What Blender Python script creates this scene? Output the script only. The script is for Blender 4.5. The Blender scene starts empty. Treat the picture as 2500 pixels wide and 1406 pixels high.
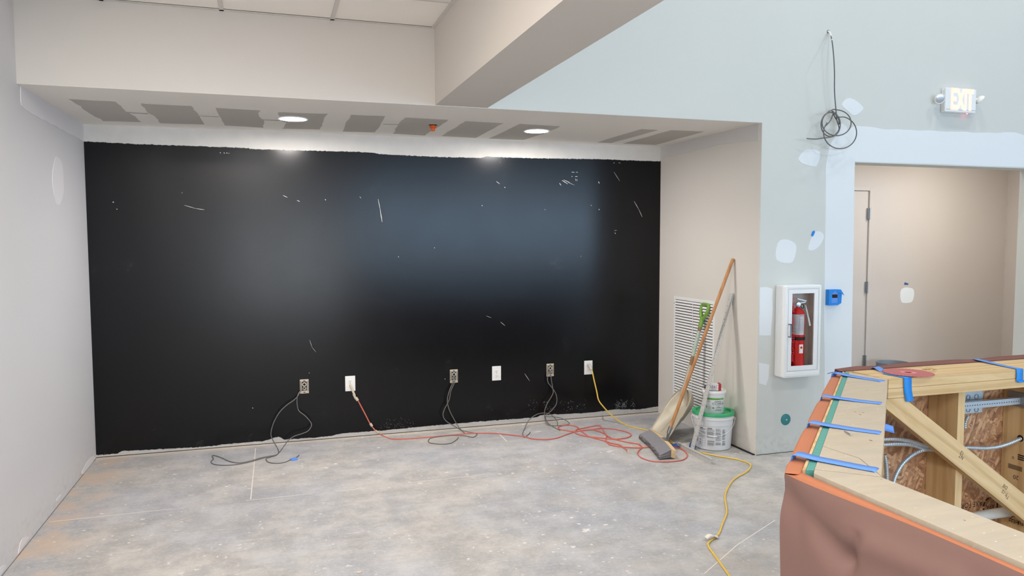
import bpy, math, random
from mathutils import Vector, Matrix, noise
random.seed(7)
SC = bpy.context.scene
COL = SC.collection
PI = math.pi

# ------------------------------------------------------------------ camera
F, YAW, PIT, ROL, CH = 1826.6, .3104, .0654, -.0027, 1.607
cy, sy, cp, sp, cr, sr = math.cos(YAW), math.sin(YAW), math.cos(PIT), math.sin(PIT), math.cos(ROL), math.sin(ROL)
def world_dir(r3, u3, w):
    r = r3*cr - u3*sr; u2 = r3*sr + u3*cr
    fw = w*cp + sp*u2; u = u2*cp - sp*w
    return Vector((r*cy + fw*sy, -r*sy + fw*cy, u))
right, up, back = world_dir(1,0,0), world_dir(0,1,0), -world_dir(0,0,1)
cam_data = bpy.data.cameras.new('camera'); cam = bpy.data.objects.new('camera', cam_data); COL.objects.link(cam)
M = Matrix((right, up, back)).transposed().to_4x4(); M.translation = (0,0,CH)
cam.matrix_world = M
cam_data.sensor_width = 36; cam_data.lens = F/2500*36; cam_data.clip_start = .05
SC.camera = cam

# survey helper: the point of a real plane (x=, y= or z=) that was read off the photograph at px,py
def at(px, py, **k):
    d = world_dir((px-1250)/F, -(py-703)/F, 1); (a, v), = k.items(); i = 'xyz'.index(a)
    o = Vector((0,0,CH)); return o + d*((v-o[i])/d[i])

# ------------------------------------------------------------------ room dimensions (metres)
YB, XL, XR, YF, CZ, BX0, BX1, XO, ZO, H = 6.119, -1.2693, 3.3882, 4.6457, 2.9056, .9904, 1.3289, 4.2202, 2.1786, 2.44
TOP, RX, RY = 6.9, 10.0, -6.5
JX = at(2490,420,y=YF+.17).x       # right jamb of the hall opening

# ------------------------------------------------------------------ world, exposure, lights
w = bpy.data.worlds.new('world'); SC.world = w; w.use_nodes = True
w.node_tree.nodes['Background'].inputs[0].default_value = (.80,.88,1,1)
w.node_tree.nodes['Background'].inputs[1].default_value = .5
SC.view_settings.view_transform = 'Standard'; SC.view_settings.look = 'None'
SC.view_settings.gamma = 1; SC.view_settings.use_curve_mapping = False
SC.view_settings.exposure = 0.36
SC.cycles.max_bounces = 10; SC.cycles.diffuse_bounces = 6

def area(name, loc, rot, sx, sy_, power, color, shape='RECTANGLE', spread=PI):
    l = bpy.data.lights.new(name, 'AREA'); l.shape = shape; l.size = sx; l.size_y = sy_; l.energy = power; l.color = color; l.spread = spread
    o = bpy.data.objects.new(name, l); COL.objects.link(o); o.location = loc; o.rotation_euler = rot; return o
COOL, BLUE, WARM = (1,.975,.93), (.50,.73,1), (1,.86,.70)
area('window_daylight', (5.6, RY+.05, 1.95), (PI/2,0,0), 7.2, 1.95, 275, BLUE)
area('added_rear_fill', (.35, RY+.05, 1.2), (PI/2,0,0), 2.6, 2.2, 88, (.86,.93,1))  # added fill light at the rear left, no entrance is built here
area('high_bay_light', (3.3, 3.1, TOP-.4), (0,0,0), .32, .32, 42, COOL)
area('high_bay_light', (6.2, 3.1, TOP-.4), (0,0,0), .32, .32, 42, COOL)
area('high_bay_light', (4.6, -1.2, TOP-.4), (0,0,0), .6, .6, 70, COOL)
area('troffer_light', (-.55, 2.4, CZ-.03), (0,0,0), .55, 1.15, 44, (1,.90,.79))
area('troffer_light', (-.24, -.6, CZ-.03), (0,0,0), .55, 1.15, 58, (1,.95,.92))
area('troffer_light', (-.24, -3.4, CZ-.03), (0,0,0), .55, 1.15, 58, (1,.95,.92))
area('hall_light', (6.35, 5.05, 2.56), (0,0,0), .3, .3, 18, (1,.96,.90), 'DISK')
area('hall_light', (4.9, 5.05, 2.56), (0,0,0), .3, .3, 9, (1,.96,.90), 'DISK')

# ------------------------------------------------------------------ materials
def srgb(*c):
    return tuple(((v/255)/12.92 if v/255 <= .04045 else ((v/255+.055)/1.055)**2.4) for v in c) + (1,)
class N:
    def __init__(s, name):
        s.m = bpy.data.materials.new(name); s.m.use_nodes = True; s.t = s.m.node_tree
        s.b = s.t.nodes['Principled BSDF']; s.tc = s.new('ShaderNodeTexCoord')
    def new(s, k, **kw):
        n = s.t.nodes.new(k)
        for a, v in kw.items(): setattr(n, a, v)
        return n
    def put(s, sock, v):
        if hasattr(v, 'links') or hasattr(v, 'is_linked'): s.t.links.new(v, sock)
        else: sock.default_value = v
    def math(s, op, a, b=0., c=None, clamp=False):
        n = s.new('ShaderNodeMath', operation=op, use_clamp=clamp); s.put(n.inputs[0], a); s.put(n.inputs[1], b)
        if c is not None: s.put(n.inputs[2], c)
        return n.outputs[0]
    def mix(s, f, a, b):
        n = s.new('ShaderNodeMix', data_type='RGBA'); s.put(n.inputs[0], f); s.put(n.inputs[6], a); s.put(n.inputs[7], b); return n.outputs[2]
    def map(s, scale=(1,1,1), rot=(0,0,0), vec=None):
        n = s.new('ShaderNodeMapping'); n.inputs['Scale'].default_value = scale; n.inputs['Rotation'].default_value = rot
        s.put(n.inputs[0], vec or s.tc.outputs['Object']); return n.outputs[0]
    def noise(s, scale, detail=3, vec=None, rough=.5, dist=0):
        n = s.new('ShaderNodeTexNoise'); n.inputs['Scale'].default_value = scale; n.inputs['Detail'].default_value = detail
        n.inputs['Roughness'].default_value = rough; n.inputs['Distortion'].default_value = dist
        s.put(n.inputs['Vector'], vec or s.tc.outputs['Object']); return n.outputs[0]
    def voro(s, scale, vec=None, rnd=1):
        n = s.new('ShaderNodeTexVoronoi'); n.inputs['Scale'].default_value = scale; n.inputs['Randomness'].default_value = rnd
        s.put(n.inputs['Vector'], vec or s.tc.outputs['Object']); return n.outputs['Distance'], n.outputs['Color']
    def ramp(s, f, stops, interp='LINEAR'):
        n = s.new('ShaderNodeValToRGB'); n.color_ramp.interpolation = interp; e = n.color_ramp.elements
        e[0].position, e[0].color = stops[0][0], stops[0][1]; e[1].position, e[1].color = stops[-1][0], stops[-1][1]
        for p, c in stops[1:-1]: x = e.new(p); x.color = c
        s.put(n.inputs[0], f); return n.outputs[0]
    def smooth(s, v, lo, hi):
        n = s.new('ShaderNodeMapRange', interpolation_type='SMOOTHSTEP'); s.put(n.inputs[0], v)
        n.inputs[1].default_value = lo; n.inputs[2].default_value = hi; return n.outputs[0]
    def xyz(s, vec=None):
        n = s.new('ShaderNodeSeparateXYZ'); s.put(n.inputs[0], vec or s.tc.outputs['Object']); return n.outputs
    def bump(s, h, strength=.3, dist=.002):
        n = s.new('ShaderNodeBump'); n.inputs['Strength'].default_value = strength; n.inputs['Distance'].default_value = dist
        s.put(n.inputs['Height'], h); s.t.links.new(n.outputs[0], s.b.inputs['Normal'])
    def fin(s, color=None, rough=None, metal=None, spec=None):
        if color is not None: s.put(s.b.inputs['Base Color'], color)
        if rough is not None: s.put(s.b.inputs['Roughness'], rough)
        if metal is not None: s.b.inputs['Metallic'].default_value = metal
        if spec is not None: s.b.inputs['Specular IOR Level'].default_value = spec
        return s.m
def g(v): return (v,v,v,1)
MATS = {}
def plain(name, c, rough=.5, metal=0, var=.06, scale=30, bump=0, spec=.5):
    """a colour with slight procedural variation"""
    if name in MATS: return MATS[name]
    n = N(name); nz = n.noise(scale, 3)
    a = tuple(max(0, x*(1-var)) for x in c[:3])+(1,); b = tuple(min(1, x*(1+var)) for x in c[:3])+(1,)
    if bump: n.bump(nz, bump, .001)
    MATS[name] = n.fin(n.mix(nz, a, b), rough, metal, spec); return MATS[name]
def emis(name, c, strength):
    n = N(name); n.b.inputs['Emission Color'].default_value = c; n.b.inputs['Emission Strength'].default_value = strength
    return n.fin(c, .5)

def paint(name, c, spots=False, grime=0):
    n = N(name); big = n.noise(1.3, 2); fine = n.noise(180, 2); mid = n.noise(9, 4)
    col = n.mix(n.math('MULTIPLY', big, .9), tuple(x*.97 for x in c[:3])+(1,), tuple(min(1,x*1.03) for x in c[:3])+(1,))
    if grime:
        z = n.xyz()[2]
        msk = n.math('MULTIPLY', n.smooth(n.math('ADD', z, n.math('MULTIPLY', mid, .3)), .42, .1), grime)
        col = n.mix(n.math('MULTIPLY', msk, n.smooth(n.noise(26,4), .45, .7)), col, tuple(x*.72 for x in c[:3])+(1,))
    n.bump(fine, .12, .001)
    return n.fin(col, .62, 0, .35)
P_BIG = paint('grey_wall_paint', srgb(206,208,203), grime=.5)
P_LEFT = paint('brightened_wall_paint', srgb(213,213,216), grime=.4)  # same wall paint, its colour brightened in place of light
P_ALC = paint('warm_lit_wall_paint', srgb(218,214,207), grime=.5)  # same wall paint with warm light and extra brightness put into the colour
P_BULK = paint('bulkhead_paint', srgb(208,203,196))
P_HALL = paint('hall_wall_paint', srgb(196,187,180))
P_SKIM = paint('white_primer', srgb(224,228,230))
P_SKIMW = paint('joint_compound', srgb(212,210,206))
P_TALL = paint('tall_ceiling_paint', srgb(225,225,225))

# black feature wall: ragged unpainted strips top and bottom, chips, smudges
def black_wall():
    n = N('black_satin_wall_paint'); X, Y, Z = n.xyz()
    u = n.math('DIVIDE', n.math('SUBTRACT', X, XL), XR-XL)
    top = [(-1.2693,2.3163),(-.97,2.310),(-.7426,2.3084),(-.1705,2.3069),(-.12,2.299),(.3137,2.3012),(.6294,2.3052),(.80,2.300),(.84,2.2927),(1.0888,2.2871),(1.4307,2.2843),(1.70,2.288),(1.7485,2.302),(1.80,2.2985),(2.1506,2.2985),(2.7248,2.3093),(3.3882,2.3065)]
    bot = [(-1.2693,.0205),(-1.13,.018),(-1.10,.035),(-.5238,.0173),(-.3463,.0254),(-.1048,.0252),(.0312,.052),(.0492,.0228),(.397,.0198),(.5268,.037),(.8582,.0334),(1.0625,.0375),(1.6277,.0443),(2.1866,.0408),(2.225,.0582),(2.6956,.0431),(2.9387,.0562),(3.1873,.0391),(3.3882,.0521)]
    rt = n.ramp(u, [((x-XL)/(XR-XL), g((z-2.2)/.2)) for x, z in top]); rb = n.ramp(u, [((x-XL)/(XR-XL), g(z/.1)) for x, z in bot])
    zt = n.math('MULTIPLY_ADD', rt, .2, 2.2); zb = n.math('MULTIPLY', rb, .1)
    j1 = n.math('MULTIPLY', n.math('SUBTRACT', n.noise(55,5), .5), .014)
    j2 = n.math('MULTIPLY', n.math('SUBTRACT', n.noise(30,6,rough=.7), .5), .022)
    j3 = n.math('MULTIPLY', n.math('SUBTRACT', n.noise(230,3), .5), .010)
    mt = n.smooth(n.math('SUBTRACT', n.math('ADD', Z, n.math('ADD', j1, j3)), zt), -.0012, .0012)
    mb = n.smooth(n.math('SUBTRACT', zb, n.math('ADD', Z, j2)), -.001, .001)
    white = n.math('MAXIMUM', mt, mb)
    gap = n.smooth(Z, .0065, .0045)
    # smudges
    sm = n.math('MULTIPLY', n.smooth(n.noise(3.1,6,rough=.65), .60, .78), .5)
    low = n.math('MULTIPLY', n.smooth(n.noise(7,6,rough=.7), .56, .78), n.smooth(Z, .42, .05))
    blk = n.mix(n.math('MAXIMUM', sm, n.math('MULTIPLY', low, .7)), srgb(12,12,14), srgb(46,46,48))
    d, c = n.voro(7.5, n.map((1,1,1)));
    rnd = n.xyz(c)[0]
    chip = n.math('LESS_THAN', n.math('ADD', d, n.math('MULTIPLY', n.noise(160,2), .06)), n.math('MULTIPLY', n.math('SUBTRACT', rnd, .80), .30))
    blk = n.mix(chip, blk, srgb(190,190,190))
    col = n.mix(white, blk, n.mix(mb, n.mix(n.noise(12,3), srgb(206,202,196), srgb(220,216,210)), n.mix(n.noise(12,3), srgb(168,168,168), srgb(196,196,194))))
    col = n.mix(gap, col, srgb(60,56,52))
    n.bump(n.math('ADD', n.math('MULTIPLY', n.noise(260,2), .5), n.math('MULTIPLY', white, .6)), .10, .0012)
    rough = n.math('ADD', n.math('MULTIPLY', white, .5), n.math('MULTIPLY_ADD', n.noise(4,3), .04, .19))
    n.put(n.b.inputs['Specular IOR Level'], n.math('MULTIPLY_ADD', white, -.20, .30))
    return n.fin(col, rough, 0)
P_BLACK = black_wall()

def floor_mat():
    n = N('dusty_concrete'); X, Y, Z = n.xyz()
    def warped(sc, amp):
        w_ = n.new('ShaderNodeVectorMath', operation='MULTIPLY_ADD')
        nz = n.new('ShaderNodeTexNoise'); nz.inputs['Scale'].default_value = sc; nz.inputs['Detail'].default_value = 5; nz.inputs['Roughness'].default_value = .65; n.put(nz.inputs['Vector'], n.tc.outputs['Object'])
        n.put(w_.inputs[0], nz.outputs[1]); w_.inputs[1].default_value = (amp,amp,0); n.put(w_.inputs[2], n.tc.outputs['Object']); return w_.outputs[0]
    wv = warped(11, .12); wf_ = warped(30, .05)
    big = n.noise(.8, 6, rough=.65); mid = n.noise(4, 10, rough=.74); fine = n.noise(55, 6, rough=.75); grit = n.noise(240, 3, rough=.7)
    base = n.mix(n.smooth(mid, .32, .70), srgb(168,166,164), srgb(210,206,200))
    base = n.mix(n.smooth(big, .40, .60), base, n.mix(n.smooth(mid,.3,.7), srgb(162,164,169), srgb(198,199,203)))
    for ang, st, lo, hi, k, c in ((.35,9,.54,.74,.45,srgb(228,224,217)),(-.5,10,.56,.76,.40,srgb(226,222,215)),(1.0,9,.56,.78,.35,srgb(146,146,149)),(-.1,14,.55,.75,.30,srgb(152,151,152))):
        base = n.mix(n.math('MULTIPLY', n.smooth(n.noise(2.6, 8, vec=n.map((1,st,1),(0,0,ang)), rough=.72), lo, hi), k), base, c)
    base = n.mix(n.math('MULTIPLY', n.smooth(fine, .46, .74), .42), base, srgb(226,223,218))
    base = n.mix(n.math('MULTIPLY', n.smooth(grit, .55, .8), .35), base, srgb(140,139,140))
    tan = n.math('MULTIPLY', n.smooth(n.noise(1.5,6,rough=.65), .50, .70), n.math('MULTIPLY_ADD', n.smooth(X, .3, 2.2), .22, .10))
    base = n.mix(tan, base, srgb(204,190,172))
    cor = n.math('MULTIPLY', n.smooth(X, -.85, -1.2), n.smooth(n.noise(4,5), .42, .6))
    base = n.mix(n.math('MULTIPLY', cor, .6), base, srgb(206,178,152))
    strip = n.smooth(n.math('ADD', Y, n.math('MULTIPLY', n.math('SUBTRACT', n.noise(6,5), .5), .06)), YB-.085, YB-.045)
    base = n.mix(n.math('MULTIPLY', strip, .7), base, srgb(220,208,190))
    dens = n.smooth(n.noise(.9,4,rough=.6), .36, .62)
    splat = None
    for sc, thr, k, vec in ((2.6,.72,.34,wv),(6.5,.62,.46,wv),(14,.56,.55,wf_),(30,.60,.75,wf_)):
        d, c = n.voro(sc, n.map((1,1.3,1), vec=vec)); rnd = n.xyz(c)[0]
        r = n.math('MULTIPLY', n.math('SUBTRACT', rnd, n.math('SUBTRACT', thr+.22, n.math('MULTIPLY', dens, .26))), k)
        m = n.smooth(n.math('SUBTRACT', r, d), -.01, .03)
        m = n.math('MULTIPLY', m, n.math('MULTIPLY_ADD', n.xyz(c)[1], .6, .4))
        splat = m if splat is None else n.math('MAXIMUM', splat, m)
    smear = n.math('MULTIPLY', n.smooth(n.noise(11,10,vec=n.map((1,2.2,1),(0,0,-.3)),rough=.8), .60, .68), n.smooth(n.noise(.7,3), .44,.56))
    smear2 = n.math('MULTIPLY', n.smooth(n.noise(6,10,vec=n.map((1.6,1,1),(0,0,.5)),rough=.82), .66, .70), .8)
    splat = n.math('MAXIMUM', n.math('MULTIPLY', splat, n.math('MULTIPLY_ADD', n.smooth(fine,.3,.6), .5, .5)), n.math('MAXIMUM', n.math('MULTIPLY', smear, .7), smear2))
    col = n.mix(.19, n.mix(splat, base, srgb(242,239,233)), srgb(78,78,82))
    n.bump(n.math('ADD', n.math('MULTIPLY', splat, .8), mid), .22, .0025)
    return n.fin(col, n.math('MULTIPLY_ADD', mid, .25, .52), 0, .3)
P_FLOOR = floor_mat()

def wood(name, a, b, dark, axis='X', ang=0., sc=1., knots=True):
    n = N(name)
    s = {'X': (1.2,14,14), 'Y': (14,1.2,14), 'Z': (14,14,1.2)}[axis]
    v0 = n.map((1,1,1), (0,ang,0)) if ang else n.tc.outputs['Object']
    v = n.map(tuple(x*sc for x in s), vec=v0)
    nz = n.noise(1.6, 5, vec=v, rough=.6, dist=.9); fine = n.noise(9, 4, vec=v, rough=.7)
    wv = n.new('ShaderNodeTexWave', wave_type='RINGS', rings_direction='SPHERICAL'); wv.inputs['Scale'].default_value = .55; wv.inputs['Distortion'].default_value = 5; wv.inputs['Detail'].default_value = 2
    n.put(wv.inputs['Vector'], v)
    col = n.mix(n.smooth(nz,.3,.7), a, b)
    col = n.mix(n.math('MULTIPLY', n.smooth(wv.outputs[1], .62, .95), .33), col, dark)
    col = n.mix(n.math('MULTIPLY', n.smooth(fine, .5, .8), .25), col, dark)
    if knots:
        d, c = n.voro(3.2*sc, n.map(tuple((.55 if x < 5 else 1.) for x in s), vec=v0))
        rnd = n.xyz(c)[1]; kn = n.smooth(n.math('SUBTRACT', n.math('MULTIPLY', n.math('SUBTRACT', rnd, .55), .16), d), -.01, .02)
        col = n.mix(n.math('MULTIPLY', kn, .85), col, srgb(128,92,58))
    n.bump(fine, .15, .001)
    return n.fin(col, .62, 0, .3)
PINE = (srgb(200,168,120), srgb(214,186,142), srgb(166,128,84))
P_SKIM2 = paint('primer_patch', srgb(224,228,230))
P_SKIML = paint('left_wall_compound', srgb(226,225,229))
W_X, W_Y, W_Z = (wood('pine_'+k, *PINE, axis=k) for k in 'XYZ')
W_BR = wood('pine_brace', *PINE, axis='X', ang=-.61)
W_HANDLE = wood('varnished_handle', srgb(176,124,78), srgb(194,142,94), srgb(146,96,56), axis='Z', knots=False)
W_HANDLE2 = wood('weathered_handle', srgb(140,112,82), srgb(160,134,102), srgb(108,84,60), axis='Z', knots=False)
W_BLOCK = wood('broom_block_wood', srgb(214,184,140), srgb(226,200,158), srgb(190,154,110), axis='Y', knots=False)
def ply():
    n = N('dusty_plywood'); v = n.map((3,14,3),(0,0,.785)); nz = n.noise(2.2,6,vec=v,rough=.65,dist=.5)
    col = n.mix(n.smooth(nz,.3,.7), srgb(176,146,100), srgb(200,172,128))
    ds = n.smooth(n.noise(6,6,rough=.7), .45,.68); col = n.mix(n.math('MULTIPLY', ds, .3), col, srgb(176,168,152))
    X,Y,Z = n.xyz()
    dust = n.smooth(n.math('ADD', Y, n.math('MULTIPLY', n.noise(5,4), .7)), 1.75, 1.1)   # thick drywall dust on the near end
    col = n.mix(n.math('MULTIPLY', dust, .62), col, srgb(178,175,167))
    d, c = n.voro(48, n.map((1,2,1),(0,0,.5))); rnd = n.xyz(c)[0]
    col = n.mix(n.math('LESS_THAN', d, n.math('MULTIPLY', n.math('SUBTRACT', rnd, .68), .5)), col, srgb(220,210,190))
    d, c = n.voro(24, n.map((2,1,1),(0,0,.4))); rnd = n.xyz(c)[1]
    col = n.mix(n.math('LESS_THAN', d, n.math('MULTIPLY', n.math('SUBTRACT', rnd, .72), .55)), col, srgb(112,84,54))
    n.bump(nz,.2,.001); return n.fin(col, .7, 0, .25)
P_PLY = ply()
def osb():
    n = N('oriented_strand_board'); cols = None
    wv = n.noise(8,2)
    for i,(rot,sc) in enumerate(((.35,(22,1,70)),(-.5,(30,1,84)),(1.15,(26,1,76)))):
        d, c = n.voro(1.0, n.map(sc, vec=n.map((1,1,1), (0,rot,0))))
        rnd = n.xyz(c)[0]
        k = n.ramp(rnd, [(0,srgb(126,84,58)),(.25,srgb(158,112,78)),(.5,srgb(182,136,98)),(.75,srgb(204,164,124)),(1,srgb(144,98,68))])
        k = n.mix(n.math('MULTIPLY', n.smooth(d,.45,.9), .6), k, srgb(104,66,44))
        if cols is None: cols = k; hb = rnd
        else:
            f = n.math('GREATER_THAN', n.xyz(c)[1], .5)
            cols = n.mix(f, cols, k); hb = n.math('ADD', hb, n.math('MULTIPLY', f, rnd))
    cols = n.mix(n.math('MULTIPLY', n.noise(60,4), .25), cols, srgb(206,166,130))
    n.bump(hb,.5,.002); return n.fin(cols, .6, 0, .35)
P_OSB = osb()
P_KRAFT = plain('brown_masking_paper', srgb(122,92,84), .6, var=.05, scale=5, bump=.05)
P_KRAFTIN = plain('backlit_paper_inside', srgb(184,112,74), .6, var=.06, scale=8)  # orange stands in for light coming through the paper
P_KRAFTDK = plain('dark_red_brown_paper', srgb(112,62,52), .55, var=.08, scale=8)
P_TAPE = plain('blue_painters_tape', srgb(92,142,222), .5, var=.07, scale=25)
P_TAPE2 = plain('bright_blue_tape', srgb(20,132,216), .45, var=.07, scale=25)
P_TEAL = plain('green_gypsum_edge', srgb(84,150,140), .8, var=.16, scale=90, bump=.3)
P_WHITE = plain('white_enamel', srgb(232,234,234), .35, var=.015)
P_PLASTIC = plain('white_plastic', srgb(232,232,230), .35, var=.02)
P_BUCKET = plain('bucket_plastic', srgb(224,228,232), .3, var=.02)
P_GREEN = plain('green_lid_plastic', srgb(56,170,112), .4, var=.06, scale=14)
P_DGRIP = plain('green_grip_plastic', srgb(118,160,66), .4, var=.08)
P_SCOOP = plain('dusty_scoop_metal', srgb(186,178,160), .5, .15, var=.10, scale=14)
P_ALU = plain('dull_aluminium', srgb(196,197,194), .45, .15, var=.14, scale=60)
P_GALV = plain('galvanised_steel', srgb(190,200,208), .35, .7, var=.08, scale=50)
P_STEEL = plain('brushed_steel', srgb(150,152,154), .35, .8, var=.05)
P_DARK = plain('dark_cavity', srgb(26,23,21), .8)
P_INK = plain('black_ink', srgb(40,30,26), .8)
P_GRID = plain('grey_print', srgb(150,152,156), .6)
P_CABLE = plain('grey_cable', srgb(104,102,100), .5, var=.1)
P_CABLEL = plain('light_cable', srgb(182,180,176), .5, var=.1)
P_RED = plain('red_cord', srgb(204,106,92), .5, var=.14, scale=12)
P_ORANGE = plain('orange_cord', srgb(206,88,64), .45, var=.08, scale=12)
P_YEL = plain('yellow_cord', srgb(226,190,84), .45, var=.08, scale=12)
P_MUD = plain('plaster_crust', srgb(196,186,166), .85, var=.15, scale=120, bump=.5)
P_BRISTLE = plain('grey_bristles', srgb(126,124,128), .7, var=.35, scale=160)
P_BRDARK = plain('dirty_bristle_tips', srgb(84,76,70), .85, var=.3, scale=120)
P_BOARD = plain('bare_grey_drywall', srgb(188,183,176), .85, var=.02, scale=4)
P_SOFFIT = paint('soffit_mud', srgb(238,234,227))
P_REDBL = plain('red_blade_coating', srgb(176,84,84), .45, var=.12, scale=30)
P_EXTRED = plain('extinguisher_red', srgb(206,28,26), .28, var=.12, scale=70)
P_CHROME = plain('bright_metal', srgb(205,207,210), .22, .9, var=.04)
P_TAG = plain('paper_tag', srgb(226,222,212), .7)
P_TEALDISC = plain('teal_cover', srgb(44,128,130), .4, var=.04)
P_TILE = plain('ceiling_tile_face', srgb(238,233,226), .9, var=.025, scale=120, bump=.15)
P_TEE = plain('ceiling_tee', srgb(206,202,196), .5)
P_REDP = plain('red_print', srgb(222,36,48), .5)
P_MAROON = plain('maroon_print', srgb(170,44,56), .5)
P_GLINE = plain('green_label', srgb(96,164,64), .5)
P_ORCAP = plain('orange_cap', srgb(226,92,24), .5)
P_BIN = plain('slate_bucket', srgb(120,130,140), .4, var=.04)
P_PVC = plain('grey_pvc_pipe', srgb(196,194,186), .45)
P_CABIN = plain('cabinet_interior', srgb(196,186,176), .55, 0, var=.22, scale=22)
P_LINE = plain('white_floor_filler', srgb(222,216,206), .8, var=.04)

# ------------------------------------------------------------------ mesh building
class MB:
    def __init__(s): s.v = []; s.f = []; s.sm = False
    def add(s, vs, fs):
        o = len(s.v); s.v += [Vector(p) for p in vs]; s.f += [tuple(i+o for i in f) for f in fs]; return s
    def box(s, x0, x1, y0, y1, z0, z1, skip=()):
        vs = [(x,y,z) for z in (z0,z1) for y in (y0,y1) for x in (x0,x1)]
        fs = {'-z':(0,2,3,1),'+z':(4,5,7,6),'-y':(0,1,5,4),'+y':(2,6,7,3),'-x':(0,4,6,2),'+x':(1,3,7,5)}
        return s.add(vs, [f for k, f in fs.items() if k not in skip])
    def obox(s, c, ax, ay, az):
        """box about c with half-axis vectors"""
        c, ax, ay, az = map(Vector, (c,ax,ay,az))
        if ax.cross(ay).dot(az) < 0: az = -az
        vs = [c+ax*i+ay*j+az*k for k in (-1,1) for j in (-1,1) for i in (-1,1)]
        return s.add(vs, [(0,2,3,1),(4,5,7,6),(0,1,5,4),(2,6,7,3),(0,4,6,2),(1,3,7,5)])
    def prism(s, pts, d):
        """closed polygon pts extruded by vector d"""
        pts = [Vector(p) for p in pts]; d = Vector(d); n = len(pts)
        nrm = sum(((pts[i]-pts[0]).cross(pts[(i+1)%n]-pts[0]) for i in range(n)), Vector())
        if nrm.dot(d) > 0: pts = pts[::-1]
        s.add(pts+[p+d for p in pts], [tuple(range(n)), tuple(range(2*n-1,n-1,-1))]+[(i,i+n,(i+1)%n+n,(i+1)%n) for i in range(n)]); return s
    def tube(s, path, r, seg=8, caps=True):
        path = [Vector(p) for p in path]; n = len(path); rings = []
        prev = None
        for i, p in enumerate(path):
            t = (path[min(i+1,n-1)]-path[max(i-1,0)]); t = t.normalized() if t.length > 1e-9 else Vector((0,0,1))
            if prev is None:
                a = Vector((0,0,1)) if abs(t.z) < .9 else Vector((1,0,0)); u = t.cross(a).normalized()
            else:
                u = (prev - t*prev.dot(t)); u = u.normalized() if u.length > 1e-6 else t.orthogonal().normalized()
            prev = u; v = t.cross(u); rr = r(i/(n-1)) if callable(r) else r
            rings.append([p+(u*math.cos(2*PI*k/seg)+v*math.sin(2*PI*k/seg))*rr for k in range(seg)])
        vs = [q for ring in rings for q in ring]
        fs = [(i*seg+k, i*seg+(k+1)%seg, (i+1)*seg+(k+1)%seg, (i+1)*seg+k) for i in range(n-1) for k in range(seg)]
        if caps: fs += [tuple(range(seg-1,-1,-1)), tuple((n-1)*seg+k for k in range(seg))]
        s.sm = True; return s.add(vs, fs)
    def lathe(s, prof, c=(0,0,0), ax=(0,0,1), seg=32, closed=False):
        """profile [(r, h)] turned about axis through c"""
        c = Vector(c); ax = Vector(ax).normalized(); u = ax.orthogonal().normalized(); v = ax.cross(u); vs = []; fs = []
        for r, h in prof:
            vs += [c+ax*h+(u*math.cos(2*PI*k/seg)+v*math.sin(2*PI*k/seg))*r for k in range(seg)]
        m = len(prof)
        for i in range(m-1):
            for k in range(seg): fs.append((i*seg+k, i*seg+(k+1)%seg, (i+1)*seg+(k+1)%seg, (i+1)*seg+k))
        if not closed:
            if prof[0][0] > 1e-5: fs.append(tuple(range(seg-1,-1,-1)))
            if prof[-1][0] > 1e-5: fs.append(tuple((m-1)*seg+k for k in range(seg)))
        else:
            for k in range(seg): fs.append(((m-1)*seg+k, (m-1)*seg+(k+1)%seg, (k+1)%seg, k))
        s.sm = True; return s.add(vs, fs)
    def grid(s, fn, nu, nv, thick=None):
        vs = [fn(i/nu, j/nv) for j in range(nv+1) for i in range(nu+1)]
        fs = [(j*(nu+1)+i, j*(nu+1)+i+1, (j+1)*(nu+1)+i+1, (j+1)*(nu+1)+i) for j in range(nv) for i in range(nu)]
        s.sm = True; return s.add(vs, fs)
    def build(s, name, mat, parent=None, bevel=0, smooth=None, solid=0, off=0):
        base = wl(parent) if parent else Vector()
        me = bpy.data.meshes.new(name); me.from_pydata([tuple(p-base) for p in s.v], [], s.f); me.update()
        import bmesh
        bm = bmesh.new(); bm.from_mesh(me); bmesh.ops.remove_doubles(bm, verts=bm.verts, dist=1e-6)
        if not solid: bmesh.ops.recalc_face_normals(bm, faces=bm.faces)
        bm.to_mesh(me); bm.free()
        me.materials.append(mat)
        o = bpy.data.objects.new(name, me); COL.objects.link(o)
        if parent: o.parent = parent
        if solid:
            m = o.modifiers.new('solid','SOLIDIFY'); m.thickness = solid; m.offset = off
        if bevel:
            m = o.modifiers.new('bevel','BEVEL'); m.width = bevel; m.segments = 2; m.limit_method = 'ANGLE'
        if s.sm if smooth is None else smooth:
            me.polygons.foreach_set('use_smooth', [True]*len(me.polygons)); me.set_sharp_from_angle(angle=math.radians(38))
        return o
def wl(o):
    v = Vector()
    while o: v = v + o.location; o = o.parent
    return v
def thing(name, label, cat, loc, group=None):
    o = bpy.data.objects.new(name, None); COL.objects.link(o); o.location = loc; o.empty_display_size = .05
    return tag(o, label, cat, group)
def tag(o, label, cat, group=None, kind=None):
    o['label'] = label; o['category'] = cat
    if group: o['group'] = group
    if kind: o['kind'] = kind
    return o
def struct(name, mb, mat, parent=None, **k):
    o = mb.build(name, mat, parent, **k)
    if not parent: o['kind'] = 'structure'
    return o
def copy_of(o, name, parent, loc, rot=None):
    c = o.copy(); COL.objects.link(c); c.parent = parent; c.location = loc
    if rot: c.rotation_euler = rot
    return c
def stuff(o): o['kind'] = 'stuff'; return o
def spline(pts, sub=6):
    P = [Vector(p) for p in pts]; out = []
    for i in range(len(P)-1):
        p0, p1, p2, p3 = P[max(i-1,0)], P[i], P[i+1], P[min(i+2,len(P)-1)]
        for k in range(sub):
            t = k/sub; out.append(.5*((2*p1)+(-p0+p2)*t+(2*p0-5*p1+4*p2-p3)*t*t+(-p0+3*p1-3*p2+p3)*t**3))
    return out+[P[-1]]
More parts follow.
